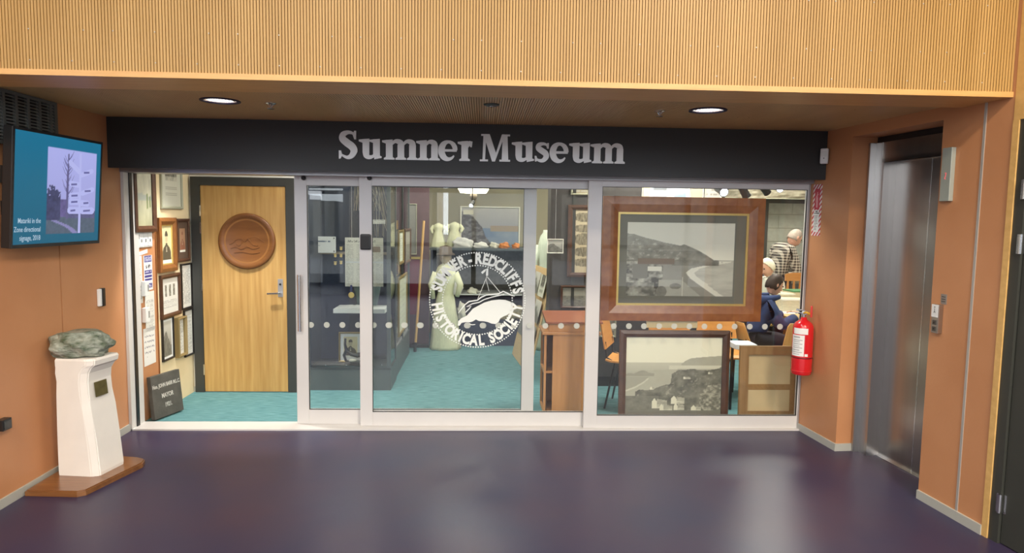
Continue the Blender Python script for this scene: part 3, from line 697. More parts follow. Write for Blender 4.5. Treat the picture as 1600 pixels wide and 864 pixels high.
# ---- dark sign band with raised silver letters
YS = -.213
sg = thing('sign_band', 'charcoal fascia sign with raised silver lettering above the glass doors', 'sign', None, (0, YS, 2.02))
box('sign_panel', (.0, 0, .0), (5.352, .02, ZS-2.02-.001), CHARC, sg)
def q(cx, cy, rx, ry, a0, a1, n=9): return [(cx+rx*math.cos(math.radians(a0+(a1-a0)*i/(n-1))), cy+ry*math.sin(math.radians(a0+(a1-a0)*i/(n-1)))) for i in range(n)]
def glyph(ch):
    """(polygons, strokes) in units: cap height 145, x-height 108"""
    P, T = [], []
    sh = 9
    def stem(x, w, y0, y1, foot=True, flag=True):
        P.append([(x, y0), (x+w, y0), (x+w, y1+3), (x, y1)])
        if foot: P.append([(x-11, 0), (x+w+10, 0), (x+w+10, sh-1), (x+w, sh+5), (x, sh+5), (x-11, sh-1)])
        if flag: P.append([(x-20, y1-3), (x-20, y1-12), (x, y1-19), (x+4, y1-10), (x+4, y1)])
    if ch == 'u':
        stem(22, 36, 34, 106, False); T.append(([(40, 40), (43, 20), (58, 11), (76, 16), (90, 30)], [36, 33, 22, 15, 11]))
        stem(78, 36, 10, 106, False); P.append([(84, 0), (124, 8), (124, 16), (112, 20), (84, 20)])
    elif ch in 'nm':
        stem(18, 36, 0, 104)
        xs = [78] if ch == 'n' else [80, 142]
        x0 = 44
        for x in xs:
            T.append(([(x0+2, 78), (x0+18, 95), (x0+34, 98), (x+16, 90), (x+18, 74)], [10, 16, 24, 31, 36])); stem(x, 36, 0, 76, True, False); x0 = x+26
    elif ch == 'e':
        T.append((q(52, 54, 37, 46, 2, 180, 9)+q(52, 54, 37, 46, 200, 325, 8), [24, 26, 24, 18, 16, 22, 30, 34, 35, 35, 34, 30, 25, 20, 16, 12, 7]))
        P.append([(30, 48), (97, 48), (99, 61), (30, 61)])
    elif ch == 'r':
        stem(18, 36, 0, 104); T.append(([(50, 74), (57, 92), (68, 97)], [12, 22, 22])); P.append([(60, 107), (78, 104), (74, 74), (66, 74), (60, 88)])
    elif ch == 's':
        T.append(([(74, 88), (62, 97), (44, 99), (26, 92), (24, 76), (42, 62), (62, 48), (66, 30), (52, 12), (32, 9), (12, 18)], [8, 13, 17, 24, 30, 32, 32, 30, 23, 16, 9])); P.append([(72, 104), (80, 104), (80, 74), (71, 74), (66, 90)]); P.append([(6, 4), (14, 4), (20, 16), (13, 34), (4, 34)])
    elif ch == 'S':
        T.append(([(82, 128), (68, 138), (46, 140), (24, 129), (20, 107), (42, 86), (70, 65), (80, 42), (66, 16), (42, 8), (14, 22)], [9, 15, 20, 30, 37, 40, 40, 37, 27, 17, 9])); P.append([(82, 149), (92, 149), (92, 104), (82, 104), (74, 128)]); P.append([(0, 0), (10, 2), (18, 20), (12, 44), (0, 44)])
    elif ch == 'M':
        P += [[(6, 136), (40, 136), (40, 145), (6, 145)], [(118, 136), (162, 136), (162, 145), (118, 145)], [(0, 0), (44, 0), (44, 10), (0, 10)], [(106, 0), (164, 0), (164, 10), (106, 10)]]
        P += [[(14, 4), (28, 4), (34, 140), (18, 140)], [(118, 4), (154, 4), (148, 140), (122, 140)], [(18, 145), (52, 145), (90, 36), (78, 0), (66, 0)], [(72, 0), (82, 0), (134, 145), (118, 145)]]
    return P, T
U = (PY(970, 254, YS).x-PY(530, 249, YS).x)/1524.
GX = {'S': 40, 'u': 146, 'm': 268, 'n': 450, 'e': 574, 'r': 676}
line = [('S', 40), ('u', 144), ('m', 272), ('n', 454), ('e', 572), ('r', 676), ('M', 794), ('u', 964), ('s', 1087), ('e', 1174), ('u', 1276), ('m', 1396)]
x00 = PY(530, 249, YS).x; gme = {}
for ch, xu in line:
    if ch not in gme:
        P, T = glyph(ch); bm = B()
        for k_, p in enumerate(P): add_prism(bm, [(x*U, y*U) for x, y in p], 0, .012+.00035*k_)
        for k_, (pts, w) in enumerate(T): stroke(bm, [(x*U, y*U) for x, y in pts], [a*U for a in w], 0, .0114-.00035*k_, sub=4)
        gme[ch] = mesh_of(bm, 'letter'); gme[ch].materials.append(SIGNL)
    wx = x00+(xu-40)*U
    link('letter', gme[ch], None, sg, Matrix.Translation((wx, -.0002, 2.113-2.02)) @ Matrix.Rotation(math.pi/2, 4, 'X'))

# ---- lift in the right wall recess
lf = thing('elevator', 'brushed steel lift doors and stepped frame in the orange recess', 'elevator', RW_M)
bm = B(); H = 2.265
add_box(bm, (.534, 0, -.17), (.552, H, -.118)); add_box(bm, (.534, 0, -.20), (.615, H, -.165)); add_box(bm, (.600, 0, -.262), (.640, 2.125, -.166))
obj('jamb', bm, STEEL, lf)
bm = B(); add_box(bm, (.534, 2.125, -.20), (1.60, H, -.170)); add_box(bm, (.534, 2.125, -.27), (1.60, 2.15, -.17)); obj('header', bm, STEELD, lf)
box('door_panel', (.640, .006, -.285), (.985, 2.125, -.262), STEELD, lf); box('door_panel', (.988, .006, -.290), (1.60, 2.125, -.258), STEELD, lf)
box('door_edge', (.984, .006, -.262), (.990, 2.125, -.2575), CHROME, lf)
box('threshold', (.62, 0, -.29), (1.60, .007, -.235), CHROME, lf)
box('shade_block', (.524, 2.262, -.26), (1.40, 2.3095, -.19), BLACK, lf)  # solid black block standing in for the shade above the header
box('shaft_back', (.53, 0, -.315), (1.62, 2.30, -.30), BLACK, lf)
# indicator and call panel
ip0, ip1 = PR(1478, 233, .0), PR(1495, 312, .0)
it = thing('lift_indicator', 'narrow pale floor indicator with red digit beside the lift', 'indicator', rightM(1.455, 1.985))
box('body', (-.037, -.155, 0), (.037, .155, .028), mat('pale_grey_green_panel', (.42, .47, .43), .35, metal=.4), it, .003)
bm = B(); stroke(bm, [(-.005, .018), (.005, .019), (.001, 0), (-.005, -.014), (.004, -.017)], .005, 0, .001); obj('red_digit', bm, mat('red_led', (.5, .02, .02), .4, emit=(.9, .2, .2), estr=.7), it, Matrix.Translation((.0, -.01, .0282)))
ct = thing('lift_call_panel', 'small steel lift call panel with two arrow buttons', 'button panel', rightM(1.452, 1.135))
box('body', (-.028, -.085, 0), (.028, .085, .03), STEEL, ct, .003)
box('notice', (-.028, .01, .0302), (.022, .085, .032), WHITEP, ct)
for z, s in ((-.022, 1), (-.060, -1)):
    bt = box('button', (-.014, z-.014, .0302), (.014, z+.014, .034), mat('dark_steel', (.16, .15, .14), .35, metal=.8), ct, .002)
    bm = B(); add_prism(bm, [(-.007, z-.005*s), (.007, z-.005*s), (0, z+.007*s)], .0342, .0348); obj('arrow', bm, BLACK, bt)
bm = B(); stroke(bm, [(-.003, .062), (-.003, .045), (-.010, .036)], .003, .0322, .0327); stroke(bm, [(-.003, .045), (.004, .036)], .003, .0322, .0327); add_lathe(bm, [(.004, 0), (.004, .0005)], 8, (-.003, .070, .0322)); obj('figure_mark', bm, BLACK, ct)
nt_ = thing('lift_notice', 'tiny grey printed plate above the lift call panel', 'sign', rightM(1.478, 1.255))
box('plate', (-.022, -.03, 0), (.022, .03, .003), mat('grey_plate', (.30, .26, .23), .4, metal=.3), nt_)
bm = B()
for z in (-.014, .0, .014): add_box(bm, (-.015, z-.002, .0031), (.014, z+.002, .0036))
obj('print_lines', bm, BLACK, nt_)

# ---- ceiling fittings
def downlight(x, y, label):
    t = thing('downlight', label, 'downlight', None, (x, y, ZS), group='soffit downlights')
    bm = B(); add_ring(bm, [(.118*math.cos(a), .118*math.sin(a)) for a in np.linspace(0, 2*math.pi, 33)[:-1]], [(.095*math.cos(a), .095*math.sin(a)) for a in np.linspace(0, 2*math.pi, 33)[:-1]], -.006, .004)
    obj('bezel', bm, mat('dark_blue_bezel', (.012, .012, .06), .3), t)
    bm = B(); add_lathe(bm, [(.096, .0015), (.07, .0005), (0, -.0005)], 28); obj('lens', bm, mat('lit_lens', (.9, .9, .9), .3, emit=(.82, .88, 1.0), estr=7), t, smooth=True)
    l = bpy.data.lights.new('downlight_lamp', 'SPOT'); l.energy = 30; l.color = (.95, .96, 1.0); l.spot_size = math.radians(150); l.spot_blend = .6; l.shadow_soft_size = .08
    o = bpy.data.objects.new('downlight_lamp', l); COL.objects.link(o); o.parent = t; o.location = (0, 0, -.012)
p = PZ(344, 157, ZS); downlight(p.x, p.y, 'round lit downlight in the soffit left of the sign')
p = PZ(1106, 172, ZS); downlight(p.x, p.y, 'round lit downlight in the soffit right of the sign')
for px, py, lab in ((423, 161, 'small chrome sprinkler head beside the left downlight'), (1031, 173, 'small chrome sprinkler head beside the right downlight')):
    p = PZ(px, py, ZS); t = thing('sprinkler', lab, 'sprinkler', None, (p.x, p.y, ZS), group='soffit sprinklers')
    bm = B(); add_lathe(bm, [(.034, 0), (.034, -.004), (.02, -.010), (0, -.012)][::-1], 16); obj('rose', bm, CHROME, t)
    bm = B(); add_tube(bm, [(0, 0, -.01), (0, 0, -.032)], .006, 8); add_lathe(bm, [(.022, -.036), (.022, -.033)], 14); add_tube(bm, [(-.014, 0, -.012), (0, 0, -.03)], .003, 6); add_tube(bm, [(.014, 0, -.012), (0, 0, -.03)], .003, 6); obj('deflector', bm, CHROME, t)
p = PZ(768, 163, ZS); t = thing('emergency_light', 'small dark flush fitting in the middle of the soffit', 'light fitting', None, (p.x, p.y, ZS))
bm = B(); add_lathe(bm, [(0, -.012), (.03, -.012), (.048, -.006), (.05, 0)], 18); obj('body', bm, BLACK, t); bm = B(); add_lathe(bm, [(0, -.015), (.012, -.014), (.014, -.011)], 12); obj('lens', bm, CHROME, t)
for i, (x, y) in enumerate(LOBBY_LAMPS):
    t = thing('ceiling_lamp', 'round opal lamp on the high lobby ceiling', 'lamp', None, (x, y, 5.0), group='lobby ceiling lamps')
    bm = B(); add_lathe(bm, [(.55, -.13), (.55, 0)], 32); obj('rim', bm, GREYALU, t); bm = B(); add_lathe(bm, [(0, -.134), (.5, -.134), (.5, -.131)], 32); obj('diffuser', bm, LAMPW, t)
t = thing('ceiling_downlight', 'small recessed downlight above the entrance bay', 'downlight', None, (BAY_DOWNLIGHT[0], BAY_DOWNLIGHT[1], 2.75))
bm = B(); add_ring(bm, [(.08*math.cos(a), .08*math.sin(a)) for a in np.linspace(0, 2*math.pi, 25)[:-1]], [(.06*math.cos(a), .06*math.sin(a)) for a in np.linspace(0, 2*math.pi, 25)[:-1]], -.01, 0); obj('bezel', bm, WHITEP, t); bm = B(); add_lathe(bm, [(0, -.004), (.058, -.004), (.058, -.002)], 24); obj('lens', bm, LAMPW, t)
for i, (x, y, k) in enumerate(MUS_LAMPS):
    t = thing('ceiling_panel_light', 'square lit panel on the museum ceiling', 'lamp', None, (x, y, 2.75), group='museum ceiling panels')
    box('frame', (-.3, -.3, -.08), (.3, .3, 0), WHITEP, t); box('diffuser', (-.26, -.26, -.084), (.26, .26, -.0805), LAMPW, t)

# ================================================================== LOBBY OBJECTS
# ---- wall screen
TVC = Vector((.14, -1.013, 1.824)); TW, TH, TG, TT = .834, .68, -.028, .073
ta = Vector((-math.sin(TG), math.cos(TG), 0)); tn0 = Vector((math.cos(TG), math.sin(TG), 0)); tup = Vector((0, 0, math.cos(TT)))+tn0*math.sin(TT)
tv = thing('wall_screen', 'flat screen showing a signpost photograph, tilted on the left wall', 'screen', planeM(TVC, ta, tup))
box('casing', (-TW/2, -TH/2, -.055), (TW/2, TH/2, -.002), BLACK, tv, .004)
bm = B(); o_ = [(-TW/2, -TH/2), (TW/2, -TH/2), (TW/2, TH/2), (-TW/2, TH/2)]; i_ = [(-TW/2+.014, -TH/2+.02), (TW/2-.014, -TH/2+.02), (TW/2-.014, TH/2-.016), (-TW/2+.014, TH/2-.016)]
add_ring(bm, o_, i_, -.003, .002); obj('bezel', bm, mat('dark_bezel', (.02, .02, .022), .35), tv)
def art_screen(u, v):
    img = full(u, (.010, .155, .275)); img = lerp(img, full(u, (.008, .115, .20)), 1-v)
    x = (u-.345)/(.945-.345); y = (v-.085)/(.90-.085); ph = (x > 0) & (x < 1) & (y > 0) & (y < 1)
    sky = lerp(C3(.34, .34, .66)[None, None], C3(.40, .42, .80)[None, None], np.clip(y, 0, 1)); n = fbm(u, v, 40, 201)
    sky = np.where((y < .20)[..., None], C3(.085, .115, .165)*(.8+.5*n[..., None]), sky)
    path = np.abs(x-np.interp(y, [0, .05, .10, .14, .2], [.58, .50, .36, .2, .0])) < .06; sky = np.where((path & (y < .16))[..., None], C3(.24, .23, .46), sky)
    tree = (x < .26) & (y > .16) & (y < .56-.6*np.abs(x-.12)+.25*(n-.5)); sky = np.where(tree[..., None], C3(.055, .06, .14)*(.5+n[..., None]), sky)
    hs = (x > .26) & (x < .42) & (y > .2) & (y < .40); sky = np.where(hs[..., None], C3(.13, .11, .28)*(.6+.8*n[..., None]), sky)
    hs = (x > .42) & (y > .19) & (y < .27); sky = np.where(hs[..., None], C3(.10, .10, .22)*(.6+.8*n[..., None]), sky)
    tr = (np.abs(x-.40) < .014+.01*(1-y)) & (y > .17) & (y < .95); sky = np.where(tr[..., None], C3(.12, .11, .24), sky)
    return np.where(ph[..., None], sky, img)
SW, SH = TW-.028, TH-.036
link('display', print_mesh(SW, SH, 120, 100, art_screen), SCREEN, tv, Matrix.Translation((0, .002, -.0015)))
def scr(name, col, e=1.): return mat(name, (0, 0, 0), .4, emit=col, estr=e)
def sxy(x, y): return ((.345+.6*x-.5)*SW, (.085+.815*y-.5)*SH+.002)
bm = B()
for k in range(26):
    y0 = random.uniform(.4, .9); sgn = random.choice((-1, 1)); L = random.uniform(.06, .17)*(1.15-y0*.6); a = sxy(.40, y0); m_ = sxy(.40+sgn*L*.6, y0+L*.5); e_ = sxy(.40+sgn*L, y0+L*1.1)
    stroke(bm, [a, m_, e_], [.004, .0025, .0012], 0, .0004)
obj('tree_twigs', bm, scr('screen_twig', (.10, .09, .22)), tv)
bm = B(); stroke(bm, [sxy(.655, 0), sxy(.645, .97)], [.024, .018], .0004, .0008)
for x0, x1, y0, y1, w in ((.40, .66, .86, .73, .045), (.64, .93, .70, .78, .040), (.42, .64, .60, .585, .045), (.42, .66, .45, .47, .045), (.66, .96, .48, .55, .042), (.42, .66, .38, .385, .052), (.66, .86, .37, .36, .050), (.40, .66, .275, .275, .055), (.66, .97, .275, .275, .058)):
    a, b_ = sxy(x0, y0), sxy(x1, y1); t_ = (Vector(b_)-Vector(a)); stroke(bm, [a, tuple(Vector(a)+t_*.12), tuple(Vector(a)+t_*.88), b_], [w*.36, w*.78, w*.78, w*.4], .0008, .0011)
obj('signpost_picture', bm, scr('screen_signpost', (.44, .46, .82)), tv)
bm = B()
for x0, x1, y in ((.72, .84, .745), (.46, .58, .59), (.47, .6, .455), (.75, .88, .52), (.47, .6, .38), (.73, .84, .37), (.46, .56, .275), (.73, .88, .275)): stroke(bm, [sxy(x0, y-.004), sxy(x1, y+.004)], .012, .0011, .0014)
obj('signpost_wording', bm, scr('screen_dark', (.13, .13, .34)), tv)['kind'] = 'stuff'
for i, s_ in enumerate(('Matariki in the', 'Zone directional', 'signage, 2018')):
    link('caption', text_mesh(s_, .042, .0002, .0002, 'RIGHT', .78), scr('screen_caption', (.42, .55, .66)), tv, Matrix.Translation((-.172, -.185-.050*i, -.0005)))
bm = B(); add_box(bm, (-.22, -.18, -.10), (-.16, .18, -.055)); add_box(bm, (.16, -.18, -.10), (.22, .18, -.055)); add_box(bm, (-.33, .02, -.13), (.26, .12, -.09)); add_box(bm, (-.33, -.16, -.13), (.26, -.08, -.09)); obj('bracket', bm, BLACKM, tv)
# ---- vent grille
v0, v1 = -2.05, -.815; z0, z1 = 2.075, 2.384
vg = thing('vent_grille', 'dark grey louvred air vent high on the left wall', 'vent', leftM(v0, z0))
VW, VH = v1-v0, z1-z0
bm = B(); add_ring(bm, [(0, 0), (VW, 0), (VW, VH), (0, VH)], [(.02, .02), (VW-.03, .02), (VW-.03, VH-.02), (.02, VH-.02)], 0.001, .022); obj('frame', bm, mat('vent_grey', (.17, .185, .18), .45, metal=.3), vg)
box('backing', (.01, .01, .0005), (VW-.01, VH-.01, .003), BLACK, vg)
for k in range(14):
    zz = .022+k*(VH-.044)/14+.004
    bm = B(); add_prism(bm, [(zz, .017), (zz+.011, .007), (zz+.011, .011), (zz, .021)], .02, VW-.03)
    bmesh.ops.transform(bm, matrix=Matrix(((0, 0, 1, 0), (1, 0, 0, 0), (0, 1, 0, 0), (0, 0, 0, 1))), verts=bm.verts); bmesh.ops.recalc_face_normals(bm, faces=bm.faces); obj('louvre', bm, mat('vent_louvre', (.30, .32, .31), .5, metal=.3), vg)
for k in range(9):
    x = VW-.03-.045-k*.105; box('divider', (x, .02, .002), (x+.022, VH-.02, .021), mat('vent_grey', (.17, .185, .18), .45), vg)
# ---- small wall fittings on the left
cr = thing('card_reader', 'slim black and white card reader on the left wall', 'card reader', leftM(-.392, 1.088))
box('white_side', (-.030, -.062, .0005), (-.002, .062, .024), WHITEP, cr, .006); box('black_face', (-.006, -.066, .0005), (.034, .066, .03), BLACK, cr, .008)
wbx = thing('wall_socket', 'small dark wall fitting low at the left edge', 'socket', leftM(-1.435, .485)); box('body', (-.04, -.032, .0005), (.035, .032, .045), BLACK, wbx, .004); box('face', (-.03, -.022, .0452), (.025, .022, .047), mat('dark_glossy_plastic', (.03, .03, .03), .15), wbx)

# ---- plaster pedestal, base board, stone
bt = thing('pedestal_board', 'varnished wooden base board under the white pedestal', 'board', None, (0, 0, 0))
c = .05; pts = [(.022, -1.29), (.335, -1.31), (.375, -1.285), (.485, -.83), (.465, -.76), (.40, -.735), (.06, -.66), (.022, -.69)]
bm = B(); add_prism(bm, pts, 0.0005, .036); bmesh.ops.bevel(bm, geom=[e for e in bm.edges if all(v.co.z > .03 for v in e.verts)], offset=.008, segments=2, affect='EDGES'); obj('board', bm, BOARDW, bt)
pd = thing('pedestal', 'white plaster pedestal with flared top and small brass plaque', 'pedestal', Matrix.Translation((.075, -1.055, .036)) @ Matrix.Rotation(math.radians(-7), 4, 'Z'))
bm = B(); secs = [(0, .0, .262, 0, .235), (.02, -.002, .264, 0, .237), (.22, .004, .247, .0, .235), (.42, .008, .222, .0, .232), (.52, .010, .210, .0, .228), (.60, .010, .206, 0, .226), (.655, .008, .212, 0, .226), (.690, .006, .232, 0, .23), (.706, .004, .252, 0, .235), (.735, .004, .256, 0, .238), (.748, .010, .250, .004, .234)]
# octagonal-ish section: the plaque side is chamfered at the near corner
rings = []
for z, x0_, x1_, y0_, y1_ in secs:
    ch = .045
    rings.append([bm.verts.new(p) for p in ((x0_, y0_, z), (x1_-ch, y0_, z), (x1_, y0_+.020, z), (x1_+.012, y1_, z), (x0_+.01, y1_, z))])
for a, b_ in zip(rings, rings[1:]):
    for k in range(5): bm.faces.new((a[k], a[(k+1) % 5], b_[(k+1) % 5], b_[k]))
bm.faces.new(list(reversed(rings[0]))); bm.faces.new(rings[-1])
bmesh.ops.bevel(bm, geom=[e for e in bm.edges if abs(e.verts[0].co.z-e.verts[1].co.z) > .01], offset=.006, segments=2, affect='EDGES')
obj('body', bm, PLASTER, pd)
# plaque on the leaning right-hand face
pa, pb = Vector((.214, .02, .52)), Vector((.226, .226, .52)); pu = Vector((.206-.214, 0, .08)).normalized(); pr_ = (pb-pa).normalized()
box('plaque', (-.052, -.047, 0), (.052, .047, .004), BRASS, pd, M=planeM((pa+pb)/2+Vector((.004, -.012, .022)), pr_, pu), label='small aged brass plaque')
stn = B(); bmesh.ops.create_icosphere(stn, subdivisions=5, radius=1)
for v in stn.verts:
    p = v.co.copy(); r = 1
    r += .10*math.sin(3.1*p.x+1.2)*math.cos(2.3*p.y)+.07*math.sin(5.3*p.y+p.z*3.7)+.035*math.sin(9*p.x+7*p.z)+.02*math.sin(17*p.x+3*p.y)*math.sin(14*p.z+9*p.y)+.020*math.sin(23*p.x+13*p.z+5*math.sin(6*p.y))*math.sin(19*p.y+4*p.x)+.05*abs(math.sin(4.2*p.x+2.6*p.z+1))-.04*abs(math.sin(3.3*p.y-5*p.z+2*p.x))
    x, y, z = p*r
    z = max(z, -.62+.04*math.sin(5*x)); z = min(z, .78+.10*x-.16*x*x+.03*math.sin(7*x+4*y))
    v.co = Vector((x*.188, y*.125, (z+.60)*.112))
stone = obj('stone', stn, STONE, None, Matrix.Translation((.185, -.955, .7900)) @ Matrix.Rotation(math.radians(12), 4, 'Z'), smooth=True)
for p in stone.data.polygons: p.use_smooth = True
tag(stone, 'rounded grey-green stone resting on the white pedestal', 'stone')

# ---- right wall: sensor, fire sign, extinguisher
p = PR(1287, 236, .0)
sn = thing('motion_sensor', 'small white motion sensor at the right end of the sign', 'sensor', planeM((5.318, -.246, 2.195), (.8, -.6, 0), (0, 0, 1)))
box('body', (-.028, -.058, -.02), (.028, .058, .022), WHITEP, sn, .010); box('lens', (-.018, -.005, .0222), (.018, .035, .025), mat('milky_lens', (.66, .68, .66), .3), sn, .001); box('dot', (-.004, -.02, .0222), (.004, -.014, .0235), BLACK, sn)
fs = thing('fire_sign', 'red and white striped fire extinguisher sign on the orange wall', 'sign', rightM(.118, 1.79))
box('plate', (-.058, -.20, .0005), (.058, .20, .003), HAZARD, fs)
box('red_panel', (-.034, .005, .0031), (.034, .165, .0037), mat('sign_red', (.52, .02, .05), .5), fs)
box('text_panel', (-.034, -.17, .0031), (.034, -.0, .0037), PAPER, fs)
bm = B(); stroke(bm, [(0, .02), (0, .098)], .020, .0038, .0041); stroke(bm, [(-.014, .10), (.016, .125)], .005, .0038, .0041); stroke(bm, [(0, .098), (.002, .14)], .009, .0038, .0041); stroke(bm, [(-.006, .118), (-.016, .10), (-.016, .06)], .003, .0038, .0041); obj('extinguisher_symbol', bm, mat('sign_pink', (.72, .32, .36), .5), fs)
for i, s_ in enumerate(('FIRE', 'EXTINGUISHER')): link('lettering', text_mesh(s_, .016 if i == 0 else .0105, .0002, .0004), BLACK, fs, Matrix.Translation((0, -.012-.014*i, .0039)))
bm = B()
for k in range(10): add_box(bm, (-.028, -.042-k*.012, .0038), (-.028+random.uniform(.03, .054), -.047-k*.012, .0041))
obj('small_print', bm, mat('sign_ink', (.22, .22, .20), .6), fs)
ex = thing('fire_extinguisher', 'red fire extinguisher with white labels hung on the orange wall', 'fire extinguisher', planeM((5.345, -.20, .50), Vector((.88, -.48, 0)), (0, 0, 1)) @ Matrix.Rotation(-math.pi/2, 4, 'X') @ Matrix.Translation((-.088, -.01, 0)))
R_ = .0775
def lathe_part(name, prof, m, seg=36, smooth=True, par=ex):
    bm = B(); add_lathe(bm, prof, seg); o = obj(name, bm, m, par, smooth=smooth); return o
lathe_part('cylinder', [(.068, 0), (.073, .004), (.0755, .02), (R_, .034), (R_, .125), (R_, .1251), (R_, .36), (.074, .385), (.062, .408), (.042, .424), (.024, .434), (.021, .452), (0, .453)], RED)
lathe_part('base_seam', [(R_+.0005, .026), (R_+.002, .030), (R_+.0005, .034)], RED)
lathe_part('band', [(R_+.0006, .132), (R_+.0012, .1325), (R_+.0012, .1425), (R_+.0006, .143)], mat('dark_red_band', (.18, .005, .01), .4))
def wrap(name, z0, z1, a0, a1, m, r=R_+.0016, par=ex):
    bm = B(); n = 14; V = []
    for k in range(n+1):
        a = math.radians(a0+(a1-a0)*k/n); V.append((bm.verts.new((r*math.sin(a), -r*math.cos(a), z0)), bm.verts.new((r*math.sin(a), -r*math.cos(a), z1)), bm.verts.new(((r-.001)*math.sin(a), -(r-.001)*math.cos(a), z1)), bm.verts.new(((r-.001)*math.sin(a), -(r-.001)*math.cos(a), z0))))
    for A_, B_ in zip(V, V[1:]):
        for k in range(4): bm.faces.new((A_[k], B_[k], B_[(k+1) % 4], A_[(k+1) % 4]))
    return obj(name, bm, m, par)
wrap('label_plain', .325, .372, -52, 30, PAPER); wl_ = wrap('label_text', .152, .318, -62, 12, PAPER); wrap('label_small', .152, .172, 16, 34, PAPER)
for k, (za, zb) in enumerate(((.295, .308), (.275, .282), (.262, .268), (.245, .252), (.23, .235), (.215, .222), (.196, .204), (.18, .186), (.165, .17))): wrap('print_line', za, zb, -52, 2 if k % 2 else -12, mat('label_ink', (.42, .42, .42), .7), R_+.0022, wl_)
wrap('black_mark', .175, .20, -75, -63, BLACK)
bm = B(); add_tube(bm, [(0, 0, .45), (0, 0, .475)], .014, 12); add_box(bm, (-.016, -.014, .472), (.022, .014, .496), .003); vv = obj('valve', bm, CHROME, ex)
bm = B(); add_prism(bm, [(-.058, .502), (.03, .496), (.03, .502), (-.055, .516)], -.011, .011); add_prism(bm, [(-.062, .478), (-.01, .484), (-.01, .490), (-.064, .486)], -.011, .011)
bmesh.ops.transform(bm, matrix=Matrix.Rotation(math.pi/2, 4, 'X'), verts=bm.verts); obj('levers', bm, CHROME, ex)
bm = B(); add_tube(bm, [(.0, -.016, .485), (.012, -.03, .494), (.03, -.034, .49), (.04, -.025, .482)], .009, 8); obj('safety_tag', bm, mat('yellow_tag', (.60, .34, .03), .5), ex)
bm = B(); add_tube(bm, [(-.014, -.004, .485), (-.04, -.006, .482)], .006, 8); add_lathe(bm, [(0, 0), (.012, 0), (.012, .01), (0, .011)], 12, (-.025, -.02, .497)); obj('nozzle', bm, BLACK, ex)
bm = B(); add_box(bm, (.045, -.018, .455), (.060, .018, .545), .003); add_box(bm, (.02, -.012, .475), (.05, .012, .492), .002); obj('bracket', bm, mat('red_bracket', (.55, .03, .02), .35), ex)

# ================================================================== MUSEUM ENTRANCE BAY
d3 = thing('door_3', 'oak veneer door with dark frame inside the entrance bay', None, None, (0, 0, 0)); d3['kind'] = 'structure'
DY = 1.13
bm = B(); add_box(bm, (.026, DY-.02, 0), (.110, 1.14, 2.035)); add_box(bm, (.896, DY-.02, 0), (.975, 1.14, 2.035)); add_box(bm, (.110, DY-.02, 1.958), (.896, 1.14, 2.035))
obj('door_frame', bm, mat('dark_grey_frame_paint', (.045, .046, .042), .4), d3)
box('door_leaf', (.114, DY-.012, .008), (.892, 1.139, 1.955), OAK, d3)
for z in (1.72, 1.56, 1.02, .22): box('hinge', (.106, DY-.024, z-.05), (.118, DY-.010, z+.05), CHROME, d3)
hx = PY(438, 450, DY-.02)
hd = box('handle_plate', (hx.x-.024, DY-.018, hx.z-.085), (hx.x+.024, DY-.012, hx.z+.085), GREYALU, d3, .003)
bm = B(); add_tube(bm, [(hx.x, DY-.012, hx.z-.045), (hx.x, DY-.06, hx.z-.045), (hx.x-.01, DY-.066, hx.z-.046), (hx.x-.11, DY-.066, hx.z-.05)], .0095, 10); obj('lever', bm, CHROME, hd)
bm = B(); add_lathe(bm, [(0, 0), (.010, 0), (.010, .006), (0, .006)], 12); obj('lock_cylinder', bm, BLACK, hd, Matrix.Translation((hx.x, DY-.018, hx.z+.035)) @ Matrix.Rotation(math.pi/2, 4, 'X'))
# carved round plaque
pc = PY(386, 377, DY-.02)
cp = thing('carved_plaque', 'round carved timber plaque hung on the oak door', 'plaque', faceM(pc.x, DY-.0122, pc.z))
bm = B(); add_lathe(bm, [(.258, 0), (.264, .006), (.262, .018), (.25, .024), (.228, .022), (.214, .016), (.208, .013)], 64); obj('rim', bm, CARVED, cp, smooth=True)
bm = B(); add_lathe(bm, [(.210, .002), (.210, .0145), (.19, .0125), (0, .012)], 56); fld = obj('field', bm, CARVEDL, cp)
bm = B()
for pts in ([(-.16, -.03), (-.12, -.012), (-.10, .012), (-.05, .022), (-.02, .0), (.02, .03), (.07, .045), (.12, .02), (.16, -.01)], [(-.15, -.07), (-.1, -.055), (-.05, -.075), (0, -.05), (.06, -.07), (.12, -.05)], [(-.10, -.02), (-.07, -.04), (-.045, -.01), (-.05, .02)], [(0, .03), (.03, .0), (.05, -.03), (.1, -.04)], [(-.12, -.11), (-.04, -.10), (.05, -.115), (.12, -.10)]):
    stroke(bm, pts, .006, .0115, .0165, sub=4)
obj('carving', bm, CARVED, fld)
bm = B()
for k in range(30):
    a = math.radians(35+k*110/29); add_box(bm, (.236*math.cos(a)-.004, .236*math.sin(a)-.006, .022), (.236*math.cos(a)+.004, .236*math.sin(a)+.006, .0262))
obj('rim_lettering', bm, CARVED, cp)

